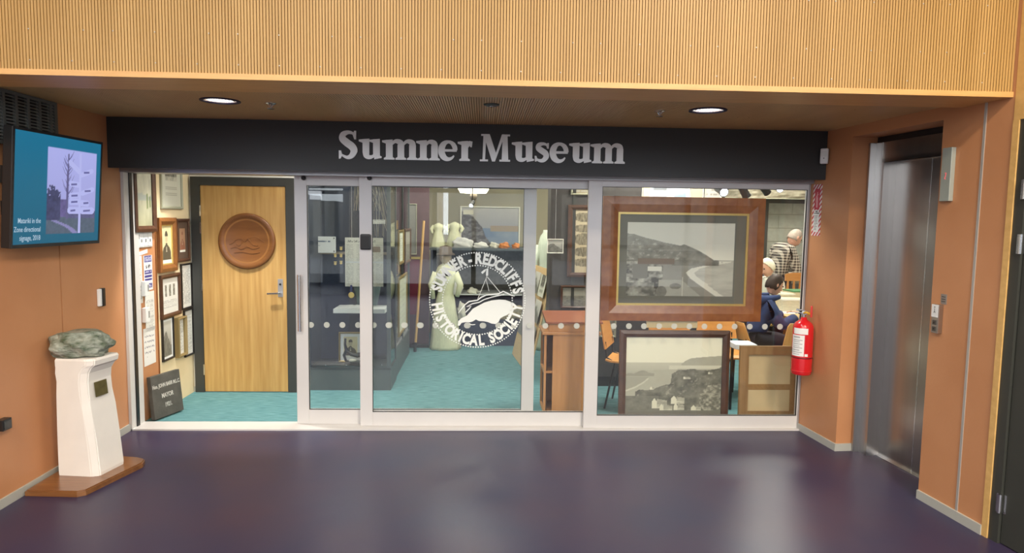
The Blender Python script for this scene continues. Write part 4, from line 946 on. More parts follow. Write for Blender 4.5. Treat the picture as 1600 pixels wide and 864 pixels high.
# ---- pictures on the left wall of the bay
GW = 'framed pictures on the bay wall'
def lp_(name, label, y0, y1, z0, z1, fw, d, fm, art, x=.004, **k):
    return picture(name, label, leftM((y0+y1)/2, (z0+z1)/2, x+.0005), y1-y0, z1-z0, fw, d, fm, art, group=GW, **k)
lp_('framed_watercolour', 'tall dark framed painting nearest the doorway, at the top', .10, .445, 1.54, 2.30, .05, .028, DKFRAME, art_watercolour, x=.007, res=60)
lp_('framed_group_photo', 'pale framed group photograph at the top of the cream board', .56, .97, 1.73, 2.30, .024, .02, PALEFR, art_crowd, res=70)
lp_('framed_portrait', 'brown framed portrait of a standing figure with gold slip', .475, .80, 1.19, 1.655, .06, .034, BRFRAME, art_portrait, slip=.012, res=60)
lp_('framed_portrait', 'dark framed reddish portrait right of the gold-slip portrait', .825, 1.09, 1.255, 1.645, .028, .022, DKFRAME, art_portrait_red, mm=MOUNTD, mb=(.045, .05, .06, .06), res=50)
lp_('framed_certificate', 'black framed certificate beside the sheet of three photographs', .90, 1.125, .815, 1.235, .016, .018, BLKFRAME, doc(31, 30), res=90)
lp_('framed_photo_sheet', 'dark framed sheet with three small upright photographs', .495, .865, .79, 1.165, .034, .026, DKFRAME, art_three, res=100)
lp_('framed_photo', 'small black framed photograph at the lower left of the wall', .505, .72, .42, .795, .016, .02, BLKFRAME, art_mountain, mount=.018, mm=PAPER, res=60)
lp_('framed_scroll', 'narrow dull gold framed document in the lowest row', .752, .925, .405, .762, .02, .045, GOLDFR, doc(33, 20), x=.006, res=70)
lp_('framed_document', 'black framed document at the lower right by the door', .932, 1.125, .372, .808, .014, .02, BLKFRAME, doc(35, 34), res=90)
# ---- papers on the orange panel
sw = thing('switch_plate', 'white triple switch plate under the tall dark painting', 'switch', leftM(.285, 1.478, .0005))
box('plate', (-.115, -.062, 0), (.115, .062, .008), WHITEP, sw, .003)
for k in (-1, 0, 1): g = box('gang', (k*.07-.030, -.052, .0082), (k*.07+.030, .052, .011), WHITEP, sw, .002); box('rocker', (k*.07-.008, -.018, .0112), (k*.07+.008, .006, .014), mat('grey_rocker', (.25, .26, .26), .4), g)
GP = 'papers pinned to the orange panel'
sheet('notice_sheet', 'plain white notice left of the blue striped notice', leftM(.155, 1.16, .0005), .14, .38, doc(41, 24), GP)
sheet('blue_notice', 'white notice with dark blue blocks on the orange panel', leftM(.325, 1.205, .0005), .14, .285, art_notice, GP, 70)
sheet('printed_letter', 'typed sheet below the blue striped notice', leftM(.335, .885, .0005), .155, .33, doc(43, 26, top=.8), GP, 70)
sheet('handwritten_note', 'handwritten white note lowest on the orange panel', leftM(.31, .60, .0005), .195, .31, art_scribble, GP, 70)
sheet('paper_strip', 'short white paper strip under the switch plate', planeM((.0005, .25, 1.375), (0, 1, .12), (0, -.12, 1)), .15, .03, lambda u, v: full(u, (.76, .75, .72)), GP, 8)
for (y, z, lab) in ((.235, 1.085, 'upper white sensor box beside the notices'), (.235, .87, 'lower white sensor box beside the typed sheet')):
    t = thing('alarm_box', lab, 'sensor', leftM(y, z, .0005), group='white boxes on the orange panel'); box('body', (-.035, -.06, 0), (.03, .06, .035), WHITEP, t, .004); box('label_mark', (.004, -.025, .0352), (.022, .03, .0358), mat('sign_ink', (.22, .22, .20), .6), t)
# ---- engraved slate slab leaning on the wall
A_, B_ = PZ(236, 659), PZ(281, 642); wv = (B_-A_); wv.z = 0; SWD = wv.length; wv.normalize(); nb = Vector((-wv.y, wv.x, 0))
if nb.x > 0: nb = -nb
th_ = math.radians(6); A_ = A_+Vector((.035, 0, 0)); su = Vector((0, 0, math.cos(th_)))+nb*math.sin(th_)
SHT = .355
sb = thing('slate_slab', 'dark engraved slate slab leaning against the bay wall', 'slab', planeM(A_+Vector((0, 0, .012)), wv, su))
bm = B(); add_box(bm, (0, 0, -.038), (SWD, SHT, 0), .004); obj('slab', bm, SLATE, sb)
for s_, yy, sz, xx in (('Hon. JOHN BARR M.L.C.', .262, .044, .5), ('MAYOR', .175, .052, .5), ('1921.', .095, .050, .5)):
    me = text_mesh(s_, sz, .0004, .0012, sx=.72); w_ = max(v.co.x for v in me.vertices)-min(v.co.x for v in me.vertices); k = min(1, SWD*.94/w_)
    for v in me.vertices: v.co.x *= k
    link('engraving', me, CHALK, sb, Matrix.Translation((SWD*xx, yy, .0006)))

# ================================================================== MUSEUM INTERIOR
# ---- display case by the entrance: charcoal plinth, navy back, glass above
dc = thing('display_case', 'tall glass display case on a charcoal plinth by the entrance', 'display case', None, (1.07, 1.2, 0))
CW, CD = .785, .46
box('plinth', (0, 0, .0), (CW, CD, .205), CASEGREY, dc)
box('plinth_top', (-.0, -.004, .205), (CW+.004, CD, .222), mat('case_trim_dark', (.035, .042, .046), .4), dc)
box('back_panel', (.01, CD-.03, .222), (CW-.02, CD-.01, 1.30), NAVY, dc); box('side_panel', (.0, .0, .222), (.018, CD, 2.2), NAVY, dc)
box('corner_post', (CW-.035, .0, .222), (CW, .035, 2.2), CASEGREY, dc); box('corner_post', (CW-.03, CD-.04, .222), (CW, CD, 2.2), CASEGREY, dc)
box('mid_rail', (.018, CD-.032, 1.30), (CW-.03, CD-.006, 1.325), mat('bronze_rail', (.26, .22, .18), .4, metal=.4), dc)
box('front_pane', (.018, .006, .222), (CW-.035, .012, 2.2), CASEGLASS, dc); box('side_pane', (CW-.012, .035, .222), (CW-.006, CD-.04, 2.2), CASEGLASS, dc)
box('top_board', (0, 0, 2.2), (CW, CD, 2.24), CASEGREY, dc)
for x, z in ((.16, .245), (.36, .245), (.70, .25)):
    bm = B(); add_lathe(bm, [(0, 0), (.006, 0), (.006, .003), (0, .004)], 10); obj('glass_bolt', bm, CHROME, dc, Matrix.Translation((x, .005, z)) @ Matrix.Rotation(math.pi/2, 4, 'X'))
box('shelf', (.22, .08, .745), (.72, .40, .785), PAPER, dc, label='white edged shelf')
def rect(px0, py0, px1, py1, Y):
    a, b_ = PY(px0, py0, Y), PY(px1, py1, Y); return (a.x+b_.x)/2, (a.z+b_.z)/2, abs(b_.x-a.x), abs(a.z-b_.z)
x, z, w, h = rect(484, 370, 525, 396, 1.55); sheet('title_card', 'white title card standing on the rail of the entrance display case', faceM(x, 1.55, z+.005), w, h, art_card, None, 60, 'card', .006)
x, z, w, h = rect(539, 371, 599, 448, 1.40); ns = sheet('newspaper', 'old newspaper page hung inside the entrance display case', faceM(x, 1.40, z), w, h, art_news, None, 110, 'newspaper')
for k in (-.12, .12):
    bm = B(); add_tube(bm, [(k, h/2, 0), (k, 2.2-z, 0)], .0012, 5); obj('hanging_thread', bm, WHITEP, ns)
# row of gilt badges
GB = 'gilt badges in the display case'
bme = B(); add_prism(bme, [(.016*math.cos(a)*(1 if k % 2 else .62), .016*math.sin(a)*(1 if k % 2 else .62)) for k, a in enumerate(np.linspace(0, 2*math.pi, 17)[:-1])], 0, .004); badge = mesh_of(bme, 'star'); badge.materials.append(GOLD)
for (px, py), lab in zip(((533, 389), (524, 400), (533, 400), (524, 412), (533, 411)), ('single gilt badge at the top of the cluster', 'left gilt badge in the middle row', 'right gilt badge in the middle row', 'left gilt badge in the bottom row', 'right gilt badge in the bottom row')):
    p = PY(px, py, 1.45); t = thing('gilt_badge', lab+' beside the newspaper', 'badge', faceM(p.x, 1.45, p.z), group=GB); link('star', badge, None, t); box('pin_bar', (-.014, .014, 0), (.014, .022, .003), GOLD, t)
p = PY(549, 461, 1.38); t = thing('gold_medal', 'gold medal hanging under the newspaper', 'medal', faceM(p.x, 1.38, p.z)); bm = B(); add_lathe(bm, [(0, 0), (.028, 0), (.030, .003), (.028, .006), (.02, .005), (0, .007)], 24); obj('disc', bm, GOLD, t, smooth=True); box('ribbon', (-.010, .028, .001), (.010, .10, .003), mat('navy_ribbon', (.02, .03, .16), .6), t)
t = thing('draped_garment', 'grey-green garment draped on a stand behind the newspaper', 'garment', None, (1.58, 1.52, .80))
bm = B(); add_lathe(bm, [(.10, 0), (.13, .15), (.15, .32), (.155, .45), (.11, .56), (.045, .60), (.04, .63)], 24, sy=.45); obj('cloth', bm, mat('grey_green_cloth', (.12, .19, .18), .85, var=.15, scale=14), t, smooth=True); bm = B(); add_tube(bm, [(0, 0, -.0145), (0, 0, .05)], .012); obj('stand', bm, BLACKM, t)
# lower exhibits
x, z, w, h = rect(529, 519, 566, 566, 1.45); picture('framed_photo', 'gilt framed photograph low inside the entrance display case', planeM((x, 1.46, .224+h/2), (1, 0, 0), (0, .06, 1)), w, h, .018, .02, GOLDFR, art_portrait, mount=.03, mm=PAPER)
t = thing('old_instrument', 'black curved instrument standing before the low gilt framed photograph', 'instrument', None, (1.475, 1.36, .2225))
bm = B(); add_prism(bm, [(-.09, .0), (.10, .0), (.09, .03), (-.08, .03)], -.05, .05); bmesh.ops.transform(bm, matrix=Matrix.Rotation(math.pi/2, 4, 'X'), verts=bm.verts); obj('base', bm, BLACK, t)
bm = B(); add_tube(bm, [(-.08, 0, .03), (-.10, 0, .09), (-.075, 0, .14), (-.09, 0, .20), (-.085, 0, .26)], [.012, .014, .018, .012, .010], 10); add_tube(bm, [(-.075, 0, .14), (-.03, 0, .10), (.03, 0, .09), (.09, 0, .10)], [.016, .02, .025, .02], 10); obj('arm', bm, BLACK, t, smooth=True)
bm = B(); add_ball(bm, (-.01, -.03, .045), (.04, .02, .018)); obj('ivory_plate', bm, mat('ivory', (.62, .60, .52), .4), t, smooth=True)
t = thing('open_book', 'open book lying on the white edged shelf', 'book', None, (1.46, 1.40, .786))
bm = B(); add_prism(bm, [(-.13, 0), (.13, 0), (.13, .012), (.02, .02), (0, .012), (-.02, .02), (-.13, .012)], -.08, .08); bmesh.ops.transform(bm, matrix=Matrix.Rotation(math.pi/2, 4, 'X'), verts=bm.verts); obj('pages', bm, PAPER, t); box('cover', (-.135, -.085, -.0006), (.135, .085, .0), BLACK, t)
# ---- second case running back along the aisle
d2 = thing('aisle_case', 'long charcoal case with framed prints along the left of the aisle', 'display case', None, (1.07, 1.70, 0))
box('plinth', (0, 0, 0), (.772, 1.34, .30), CASEGREY, d2); box('back', (0, 0, .30), (.05, 1.34, 2.2), NAVY, d2); box('end_board', (.05, .0, .30), (.76, .02, 1.28), NAVY, d2)
box('far_board', (.05, 1.32, .3), (.76, 1.34, 2.2), NAVY, d2)
for y in (.0, .66, 1.30): box('post', (.735, y, .30), (.772, y+.035, 2.2), CASEGREY, d2)
box('sloping_ledge', (.45, .04, .30), (.76, 1.28, .33), PAPER, d2); box('pane', (.758, .035, .30), (.763, 1.30, 2.2), CASEGLASS, d2)
def side_pic(name, label, y0, y1, z0, z1, fm, art, x=1.853, **k):
    return picture(name, label, planeM((x, (y0+y1)/2, (z0+z1)/2), (0, 1, 0), (0, 0, 1)), y1-y0, z1-z0, .03, .02, fm, art, group='prints on the aisle case', **k)
side_pic('framed_print', 'upper near gilt print on the aisle case', 1.78, 2.22, 1.18, 1.55, GOLDFR, doc(51, 12, bgc=(.66, .70, .58)))
side_pic('framed_print', 'upper far dark print on the aisle case', 2.34, 2.95, 1.15, 1.55, DKFRAME, art_shore)
side_pic('framed_print', 'tall gilt print low on the aisle case', 1.78, 2.55, .42, 1.05, GOLDFR, doc(52, 10, bgc=(.55, .57, .46)))
# ---- hanging flax and net
t = thing('hanging_net', 'pale twine net hanging in a cone beside the display case', 'net', None, (1.52, 2.25, 2.72))
bm = B()
for k in range(30):
    a = 2*math.pi*k/30; r1 = .27+.04*math.sin(k*2.3); pts = []
    for j in range(9):
        f_ = j/8; rr = .03+(r1-.03)*f_**.8; pts.append((rr*math.cos(a+.5*math.sin(3*f_+k))*.75-.08*(1-f_), rr*math.sin(a+.5*math.sin(3*f_+k))*.6, -.02-.95*f_-(.28*f_ if math.cos(a) > .5 else 0)))
    add_tube(bm, pts, .0035, 4)
o = obj('strands', bm, mat('pale_twine', (.42, .37, .28), .9), t); o['kind'] = 'stuff'
bm = B(); add_tube(bm, [(0, 0, .02), (0, 0, -.06)], .02, 8); obj('hook', bm, BLACKM, t)
for px0, py0, px1, py1, lab in ((583, 343, 602, 350, 'white caption card left of the twine net'), (606, 297, 618, 301, 'small white caption strip high beside the twine net')):
    x, z, w, h = rect(px0, py0, px1, py1, 1.63); t = sheet('caption_card', lab, faceM(x, 1.63, z), w, h, doc(53, 3), None, 16, 'card', .004)
    bm = B(); add_tube(bm, [(0, h/2, .002), (0, 2.2-z, .002)], .0012, 5); obj('thread', bm, WHITEP, t)
# ---- left of the aisle, deeper: framed sheet, pole, maroon banner
x, z, w, h = rect(617, 318, 651, 398, 3.42); picture('framed_chart', 'thin framed faded chart behind the twine net', faceM(x, 3.439, z), w, h, .012, .02, PALEFR, lambda u, v: full(u, (.22, .22, .20))*(1+.2*(fbm(u, v, 8, 5)-.5))[..., None])
bnn = thing('chart_board', 'dark upright board carrying the faded chart and banner', 'board', None, (1.95, 3.44, 0)); box('panel', (-.30, 0, 0), (.10, .03, 2.3), mat('plum_board', (.10, .055, .065), .8, var=.1, scale=6), bnn); box('foot', (-.30, -.08, 0), (.10, 0, .04), BLACKM, bnn)
x, z, w, h = rect(640, 405, 655, 492, 3.4); t = thing('maroon_banner', 'maroon cloth banner on the dark board by the aisle', 'banner', faceM(x, 3.439, z)); box('cloth', (-w/2, -h/2, 0), (w/2, h/2, .012), mat('maroon_cloth', (.16, .012, .035), .8), t); box('bar', (-w/2-.02, h/2, 0), (w/2+.02, h/2+.03, .02), GOLD, t)
a, b_ = PY(661, 345, 3.1), PZ(652, 540, .02); t = thing('wooden_pole', 'long pale wooden pole leaning beside the maroon banner', 'pole', None, (b_.x, 3.1, 0.0))
bm = B(); add_tube(bm, [(0, 0, .002), (a.x-b_.x, .12, a.z)], .016, 10); obj('shaft', bm, PLY, t); bm = B(); add_tube(bm, [(0, 0, .0), (.004, 0, .12)], .019, 10); obj('grip', bm, BLACK, t)
# ---- deep display bench at the end of the aisle
bx0, bx1 = PZ(672, 540).x, 3.42; BYF = 3.52
be = thing('rear_bench', 'dark navy display bench with shelf at the end of the aisle', 'display case', None, (bx0, BYF, 0)); BW = bx1-bx0
box('base', (0, 0, 0), (BW, .70, .34), NAVY, be); box('back', (0, .66, .34), (BW, .70, 1.26), mat('grey_brown_panel', (.10, .095, .085), .8, var=.2, scale=20), be)
zs_ = PY(760, 460, BYF+.1).z; box('shelf', (0.14, .10, zs_-.012), (BW, .66, zs_), WHITEP, be); box('end', (0, 0, .34), (.03, .66, 1.26), NAVY, be); box('end', (BW-.03, 0, .34), (BW, .66, 1.26), NAVY, be); box('top', (-.02, .02, 1.26), (BW+.02, .70, 1.285), CASEGREY, be)
ZTOP = 1.2855
x, z, w, h = rect(719, 322, 812, 391, 4.44); picture('framed_seascape', 'large white framed seascape with rocks above the rear bench', faceM(x, 4.4995, z+.0), w, h, .02, .03, WHITEFR, art_coast_colour, res=90)
box_ = None
# dress mannequin
def dress(name, label, x, y, z0, H, wid, m, hat=True):
    t = thing(name, label, 'mannequin', None, (x, y, z0)); bm = B()
    add_lathe(bm, [(wid*1.05, 0), (wid*1.0, .03*H), (wid*.86, .30*H), (wid*.62, .55*H), (wid*.50, .62*H), (wid*.62, .72*H), (wid*.72, .82*H), (wid*.50, .90*H), (wid*.22, .93*H), (wid*.20, .95*H)], 28, sy=.75)
    for v in bm.verts:
        a = math.atan2(v.co.y, v.co.x); k = 1+.07*math.sin(9*a)*max(0, 1-v.co.z/(H*.6)); v.co.x *= k; v.co.y *= k
    obj('dress', bm, m, t, smooth=True)
    bm = B(); add_tube(bm, [(-wid*.62, 0, .83*H), (-wid*.95, -.02, .70*H), (-wid*.8, -.06, .55*H)], [wid*.26, wid*.22, wid*.14], 10); add_tube(bm, [(wid*.62, 0, .83*H), (wid*1.0, -.02, .70*H), (wid*.8, -.08, .58*H)], [wid*.26, wid*.22, wid*.14], 10); obj('sleeves', bm, m, t, smooth=True)
    if hat:
        bm = B(); add_ball(bm, (0, 0, 1.0*H), (wid*.40, wid*.42, wid*.50)); obj('head', bm, mat('mannequin_face', (.55, .42, .30), .5), t, smooth=True)
        bm = B(); add_lathe(bm, [(wid*.62, 1.02*H), (wid*.64, 1.03*H), (wid*.44, 1.05*H), (wid*.40, 1.11*H), (0, 1.13*H)], 20); obj('bonnet', bm, mat('brown_bonnet', (.10, .07, .045), .8), t, smooth=True)
    return t
p = PY(696, 470, 3.30); dress('dress_mannequin', 'mannequin in long cream dress and dark bonnet in the aisle', p.x, 3.30, 0.005, 1.18, .19, CREAMD)
p = PY(685, 395, 3.9); dress('torso_form', 'left cream bodice on a dress form on the rear bench', p.x, 3.9, ZTOP, .34, .10, CREAMD, False)
p = PY(710, 395, 3.85); dress('torso_form', 'right cream bodice on a dress form on the rear bench', p.x, 3.85, ZTOP, .36, .11, CREAMD, False)
p = PY(858, 470, 2.75); dress('pale_gown', 'pale gown on a slim form beside the dark partition', PY(851, 420, 3.3).x, 3.3, .005, 1.62, .13, mat('pale_green_gown', (.56, .62, .50), .8, var=.08, scale=12, stretch=(6, 6, 1)), False)
# white lace and shells along the bench top
def lump(name, label, x, y, z, s, m, seed, cat, rough_=.22, tail=False):
    bm = B(); bmesh.ops.create_icosphere(bm, subdivisions=3, radius=1); rr = random.Random(seed); ph = [rr.uniform(0, 6) for _ in range(4)]
    for v in bm.verts:
        p_ = v.co; k = 1+rough_*math.sin(4*p_.x+ph[0])*math.sin(4*p_.y+ph[1])+rough_*.6*math.sin(7*p_.z+ph[2]+3*p_.x); zz = max(p_.z*k, -.55); v.co = Vector((p_.x*k*s[0], p_.y*k*s[1], (zz+.55)*s[2]))
    t = thing(name, label, cat, None, (x, y, z)); obj('body', bm, m, t, smooth=True)
    if tail:
        bm = B(); add_tube(bm, [(s[0]*.6, 0, s[2]*.5), (s[0]*1.5, 0, s[2]*.62), (s[0]*1.9, 0, s[2]*.9)], [.012, .008, .003], 8); obj('spine', bm, m, t)
    return t
LACE = mat('white_lace', (.85, .84, .80), .8); BONE = mat('bleached_bone', (.74, .72, .60), .6, var=.12, scale=12); CORAL = mat('orange_coral', (.55, .20, .06), .7, var=.2, scale=20)
for px, Yv, s, m, lab, cat in ((722, 3.72, (.13, .06, .085), LACE, 'folded white lace cloth left on the rear bench', 'lace'), (751, 3.72, (.09, .06, .05), LACE, 'low white lace piece under the seascape', 'lace'), (772, 3.75, (.06, .05, .05), BONE, 'pale shell beside the orange coral', 'shell'), (788, 3.72, (.07, .05, .05), CORAL, 'orange coral piece on the rear bench', 'coral'), (806, 3.72, (.05, .05, .045), CORAL, 'small orange shell at the right of the bench', 'shell')):
    p = PY(px, 400, Yv); lump('bench_piece', lab, p.x, Yv, ZTOP, s, m, px, cat)
p = PY(712, 440, 3.66); lump('lace_bundle', 'bundle of white lace at the bench front by the dress', p.x, 3.70, zs_, (.10, .07, .14), LACE, 5, 'lace')
p = PY(738, 450, 3.62); lump('animal_skull', 'bleached animal skull on the bench shelf', p.x, 3.70, zs_, (.07, .06, .05), BONE, 6, 'skull', .3, True)
p = PY(718, 500, 3.62); lump('bone_carving', 'upright bone piece below the bench shelf', p.x+.02, 3.62, .3405, (.06, .05, .13), BONE, 9, 'bone', .3)
for px, lab in ((742, 'red cloth flower left under the bench shelf'), (758, 'red cloth flower right under the bench shelf')):
    p = PY(px, 505, 3.62); lump('red_flower', lab, p.x, 3.62, .3405, (.045, .035, .05), mat('red_flower_cloth', (.30, .04, .03), .7, var=.3, scale=30), px, 'flower', .35)
p = PY(800, 500, 3.62); lump('straw_bundle', 'tangled straw coloured bundle at the right of the bench', p.x, 3.62, .3405, (.13, .06, .12), mat('straw', (.42, .35, .20), .9, var=.3, scale=40), 77, 'straw', .3)
# chandelier style lamp and track spots
t = thing('hanging_lamp', 'bright hanging ceiling lamp at the end of the aisle', 'lamp', None, (2.62, 3.05, 2.75))
bm = B(); add_tube(bm, [(0, 0, 0), (0, 0, -.60)], .012, 8); obj('stem', bm, BLACKM, t)
bm = B(); add_lathe(bm, [(.02, -.58), (.17, -.64), (.19, -.71), (.16, -.76), (0, -.77)][::-1], 28); obj('shade', bm, mat('lit_shade', (.9, .9, .85), .5, emit=(1, .90, .68), estr=5), t, smooth=True)
bm = B(); add_lathe(bm, [(0, -.86), (.035, -.84), (.05, -.80), (.03, -.76)], 16); obj('finial', bm, mat('bronze_rail', (.26, .22, .18), .4), t, smooth=True)
def spot(label, loc, aim, lit=True, s=1., stem=.3):
    t = thing('track_spotlight', label, 'spotlight', None, loc, group='museum track spotlights'); d_ = (Vector(aim)).normalized()
    bm = B(); add_tube(bm, [-d_*.09*s, -d_*.07*s, d_*.05*s, d_*.07*s], [.02*s, .036*s, .04*s, .046*s], 16); obj('barrel', bm, BLACK, t)
    bm = B(); add_tube(bm, [d_*.0705*s, d_*.0715*s], .038*s, 16); obj('lens', bm, mat('lit_lens_strong', (.9, .9, .9), .3, emit=(.80, .84, 1.0), estr=9 if lit else 0) if lit else CHROME, t)
    bm = B(); add_tube(bm, [(0, 0, .02), (0, 0, 2.75-Vector(loc).z)], .010*s, 8); obj('stem', bm, BLACKM, t); return t
spot('small silver spotlight under the hanging lamp', PY(738, 318, 2.7), (-.3, -.7, -.6), True, .6, .8)
spot('brightest track spotlight above the large framed photograph', PY(1126, 297, 1.05), (.15, -1, -.35), True, 1.0, .66)
spot('tilted black spotlight right of the brightest spotlight', PY(1162, 298, 1.05), (.55, .2, -.8), False, 1.0, .66)
spot('black spotlight further right along the track', PY(1194, 295, 1.3), (.6, .3, -.5), False, .9, .66)
spot('small lit spotlight near the right end of the pane', PY(1218, 294, 1.6), (-.35, -1, -.25), True, .8, .66)
t = thing('lighting_track', 'black ceiling lighting track over the work table', 'track', None, (5.3, 1.3, 2.75)); bm = B(); add_tube(bm, [(-.5, -.3, -.02), (.9, .4, -.02)], .02, 6); obj('rail', bm, BLACKM, t); box('feed', (-.06, -.06, -.05), (.06, .06, 0), BLACK, t)

# ---- dark partition with framed pictures
pt = thing('partition', 'dark brown partition carrying framed pictures behind the sliding doors', 'partition', None, (3.41, 1.40, 0))
box('panel', (0, 0, 0), (1.70, .05, 2.2), DARKWALL, pt); box('return', (0, .05, 0), (.05, .30, 2.2), DARKWALL, pt); box('foot_rail', (-.004, -.006, 0), (1.70, 0, .10), BLACKM, pt); box('post', (.22, -.012, .1), (.25, 0, 2.2), mat('dark_grey_frame_paint', (.045, .046, .042), .4), pt)
def ppic(name, label, px0, py0, px1, py1, fw, fm, art, Y=1.40, **k):
    x, z, w, h = rect(px0, py0, px1, py1, Y-.01); return picture(name, label, faceM(x, Y-.0005, z), w, h, fw, .025, fm, art, group='pictures on the dark partition', **k)
ppic('framed_collage', 'brown framed poster of small sepia views on the dark partition', 888, 320, 936, 433, .045, DKFRAME, art_collage, res=90)
ppic('framed_view', 'dark framed coastal view under the sepia poster', 876, 446, 928, 482, .022, DKFRAME, art_shore)
ppic('framed_sheet', 'pale framed sheet above the sepia poster', 893, 265, 936, 305, .015, PALEFR, doc(57, 14, bgc=(.36, .32, .22)))
ppic('framed_note', 'small gilt framed picture just above the lectern', 903, 487, 925, 512, .02, GOLDFR, art_mountain)
ppic('framed_note', 'pale framed picture low beside the plywood chair', 937, 497, 962, 527, .02, PALEFR, art_mountain)
x, z, w, h = rect(855, 373, 880, 396, 1.2); t = picture('hanging_photo', 'small white edged photograph hanging by the partition edge', faceM(x, 1.2, z), w, h, .008, .012, WHITEFR, art_mountain, res=30)
bm = B(); add_tube(bm, [(0, h/2, .003), (0, 2.75-z, .003)], .0012, 5); obj('thread', bm, WHITEP, t)
# leaning hardboard display covered in photos
a, b_, c_ = PZ(822, 592), PZ(800, 553), PY(845, 405, 1.6)
lb = thing('leaning_display_board', 'hardboard sheet of pinned photographs leaning beside the aisle', 'board', None, (a.x, a.y, 0))
bA = Vector((0, 0, .003)); ev = Vector((b_.x-a.x, b_.y-a.y, 0)); uv = Vector((.20, .05, .98)).normalized()
Mb = planeM((0, 0, .004), -ev.normalized(), uv); L_ = ev.length
Mb = planeM(ev+Vector((0, 0, .004)), -ev.normalized(), uv)
box('sheet', (0, 0, -.012), (L_, 1.15, 0), wood('hardboard', (.52, .36, .17), (.60, .43, .22), .7), lb, M=Mb)
for i in range(3):
    for j in range(3):
        link('photo', print_mesh(L_*.27, .24, 16, 14, [art_mountain, art_crowd, art_shore][(i+j) % 3]), PRINT, lb, Mb @ Matrix.Translation((L_*(.18+.32*i), .42+.28*j, .0012)))
# ---- lectern
lx0, lx1 = PZ(850, 650).x-.005, PY(914, 600, .45).x+.10
lt = thing('lectern', 'brown wooden lectern cabinet with sloping top behind the doors', 'lectern', None, (lx0, .40, 0)); LW = lx1-lx0; LD = .34
box('front_panel', (.075, 0, 0), (LW, .018, .70), LECT, lt); box('side_panel', (LW-.018, .018, 0), (LW, LD, .70), LECT, lt); box('back_panel', (.0, LD-.018, 0), (LW-.018, LD, .70), LECT, lt)
box('corner_strip', (.0, 0, 0), (.02, .02, .70), LECT, lt); box('base', (.0, .0, 0), (LW, LD, .03), LECT, lt); box('shelf', (.0, .018, .36), (LW-.018, LD-.018, .38), LECT, lt)
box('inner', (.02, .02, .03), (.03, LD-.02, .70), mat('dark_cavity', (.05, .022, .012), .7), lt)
bm = B(); add_box(bm, (-.02, -.02, .70), (LW+.02, LD+.02, .725), .004); obj('cornice', bm, LECT, lt)
bm = B(); add_box(bm, (.04, .0, .725), (LW, LD, .80), .003); obj('neck', bm, LECT, lt)
bm = B(); add_prism(bm, [(-.03, .80), (LD+.03, .83), (LD+.03, .86), (-.03, .815)], -.0, LW+.02); bmesh.ops.transform(bm, matrix=Matrix(((0, 0, 1, .01), (1, 0, 0, 0), (0, 1, 0, 0), (0, 0, 0, 1))), verts=bm.verts); bmesh.ops.recalc_face_normals(bm, faces=bm.faces); obj('sloping_top', bm, mat('red_brown_top', (.30, .10, .045), .3, coat=.4), lt)

# ---- the two large framed photographs behind the fixed pane
a0, a1 = PY(942, 307, .34), PY(1190, 503, .34); b1 = PY(1194, 309, .34); bl = PY(939, 500, .34)
X0, X1, Z0, Z1 = (a0.x+bl.x)/2, (a1.x+b1.x)/2, (a1.z+bl.z)/2, (a0.z+b1.z)/2
pl_ = lambda x, y: PY(x, y, .34)
iw0, iw1, iz0, iz1 = pl_(964, 400).x, pl_(1168, 400).x, pl_(1060, 484).z, pl_(1060, 327).z
fwv = (X1-X0-(iw1-iw0))/2
# print margins
px0, px1, pz0, pz1 = pl_(980, 405).x, pl_(1148, 405).x, pl_(1060, 463).z, pl_(1060, 348).z
sl_ = .018
fx0, fx1, fz0, fz1 = X0+fwv+sl_, X1-fwv-sl_, Z0+fwv+sl_, Z1-fwv-sl_
big = picture('framed_headland_photo', 'largest wooden framed photograph of a headland and beach, grey mount', faceM((X0+X1)/2, .37, (Z0+Z1)/2), X1-X0, Z1-Z0, fwv, .045, MAHOG, art_headland, mm=MOUNTG, slip=sl_, mb=(px0-fx0, fx1-px1, fz1-pz1, pz0-fz0), res=190)
for k in (-.35, .35):
    bm = B(); add_tube(bm, [(k, (Z1-Z0)/2-.02, -.01), (k, 2.75-(Z0+Z1)/2, -.01)], .002, 6); obj('hanging_wire', bm, CHROME, big)
q0, q1 = PY(969, 516, .22), PY(1141, 516, .22)
lw, lz1 = q1.x-q0.x, q0.z
pl2 = lambda x, y: PY(x, y, .22)
fw2 = (lw-(pl2(1131, 590).x-pl2(981, 590).x))/2
low = picture('framed_bay_photo', 'dark framed photograph of a bay and trees standing on the floor', planeM(((q0.x+q1.x)/2, .235, (lz1+.004)/2), (1, 0, 0), (0, .03, 1)), lw, lz1-.004, fw2, .04, DKFRAME, art_bay, mm=MOUNTG, mb=(.002, .002, .002, max(.02, pl2(1050, 641).z-.004-fw2)), res=170)
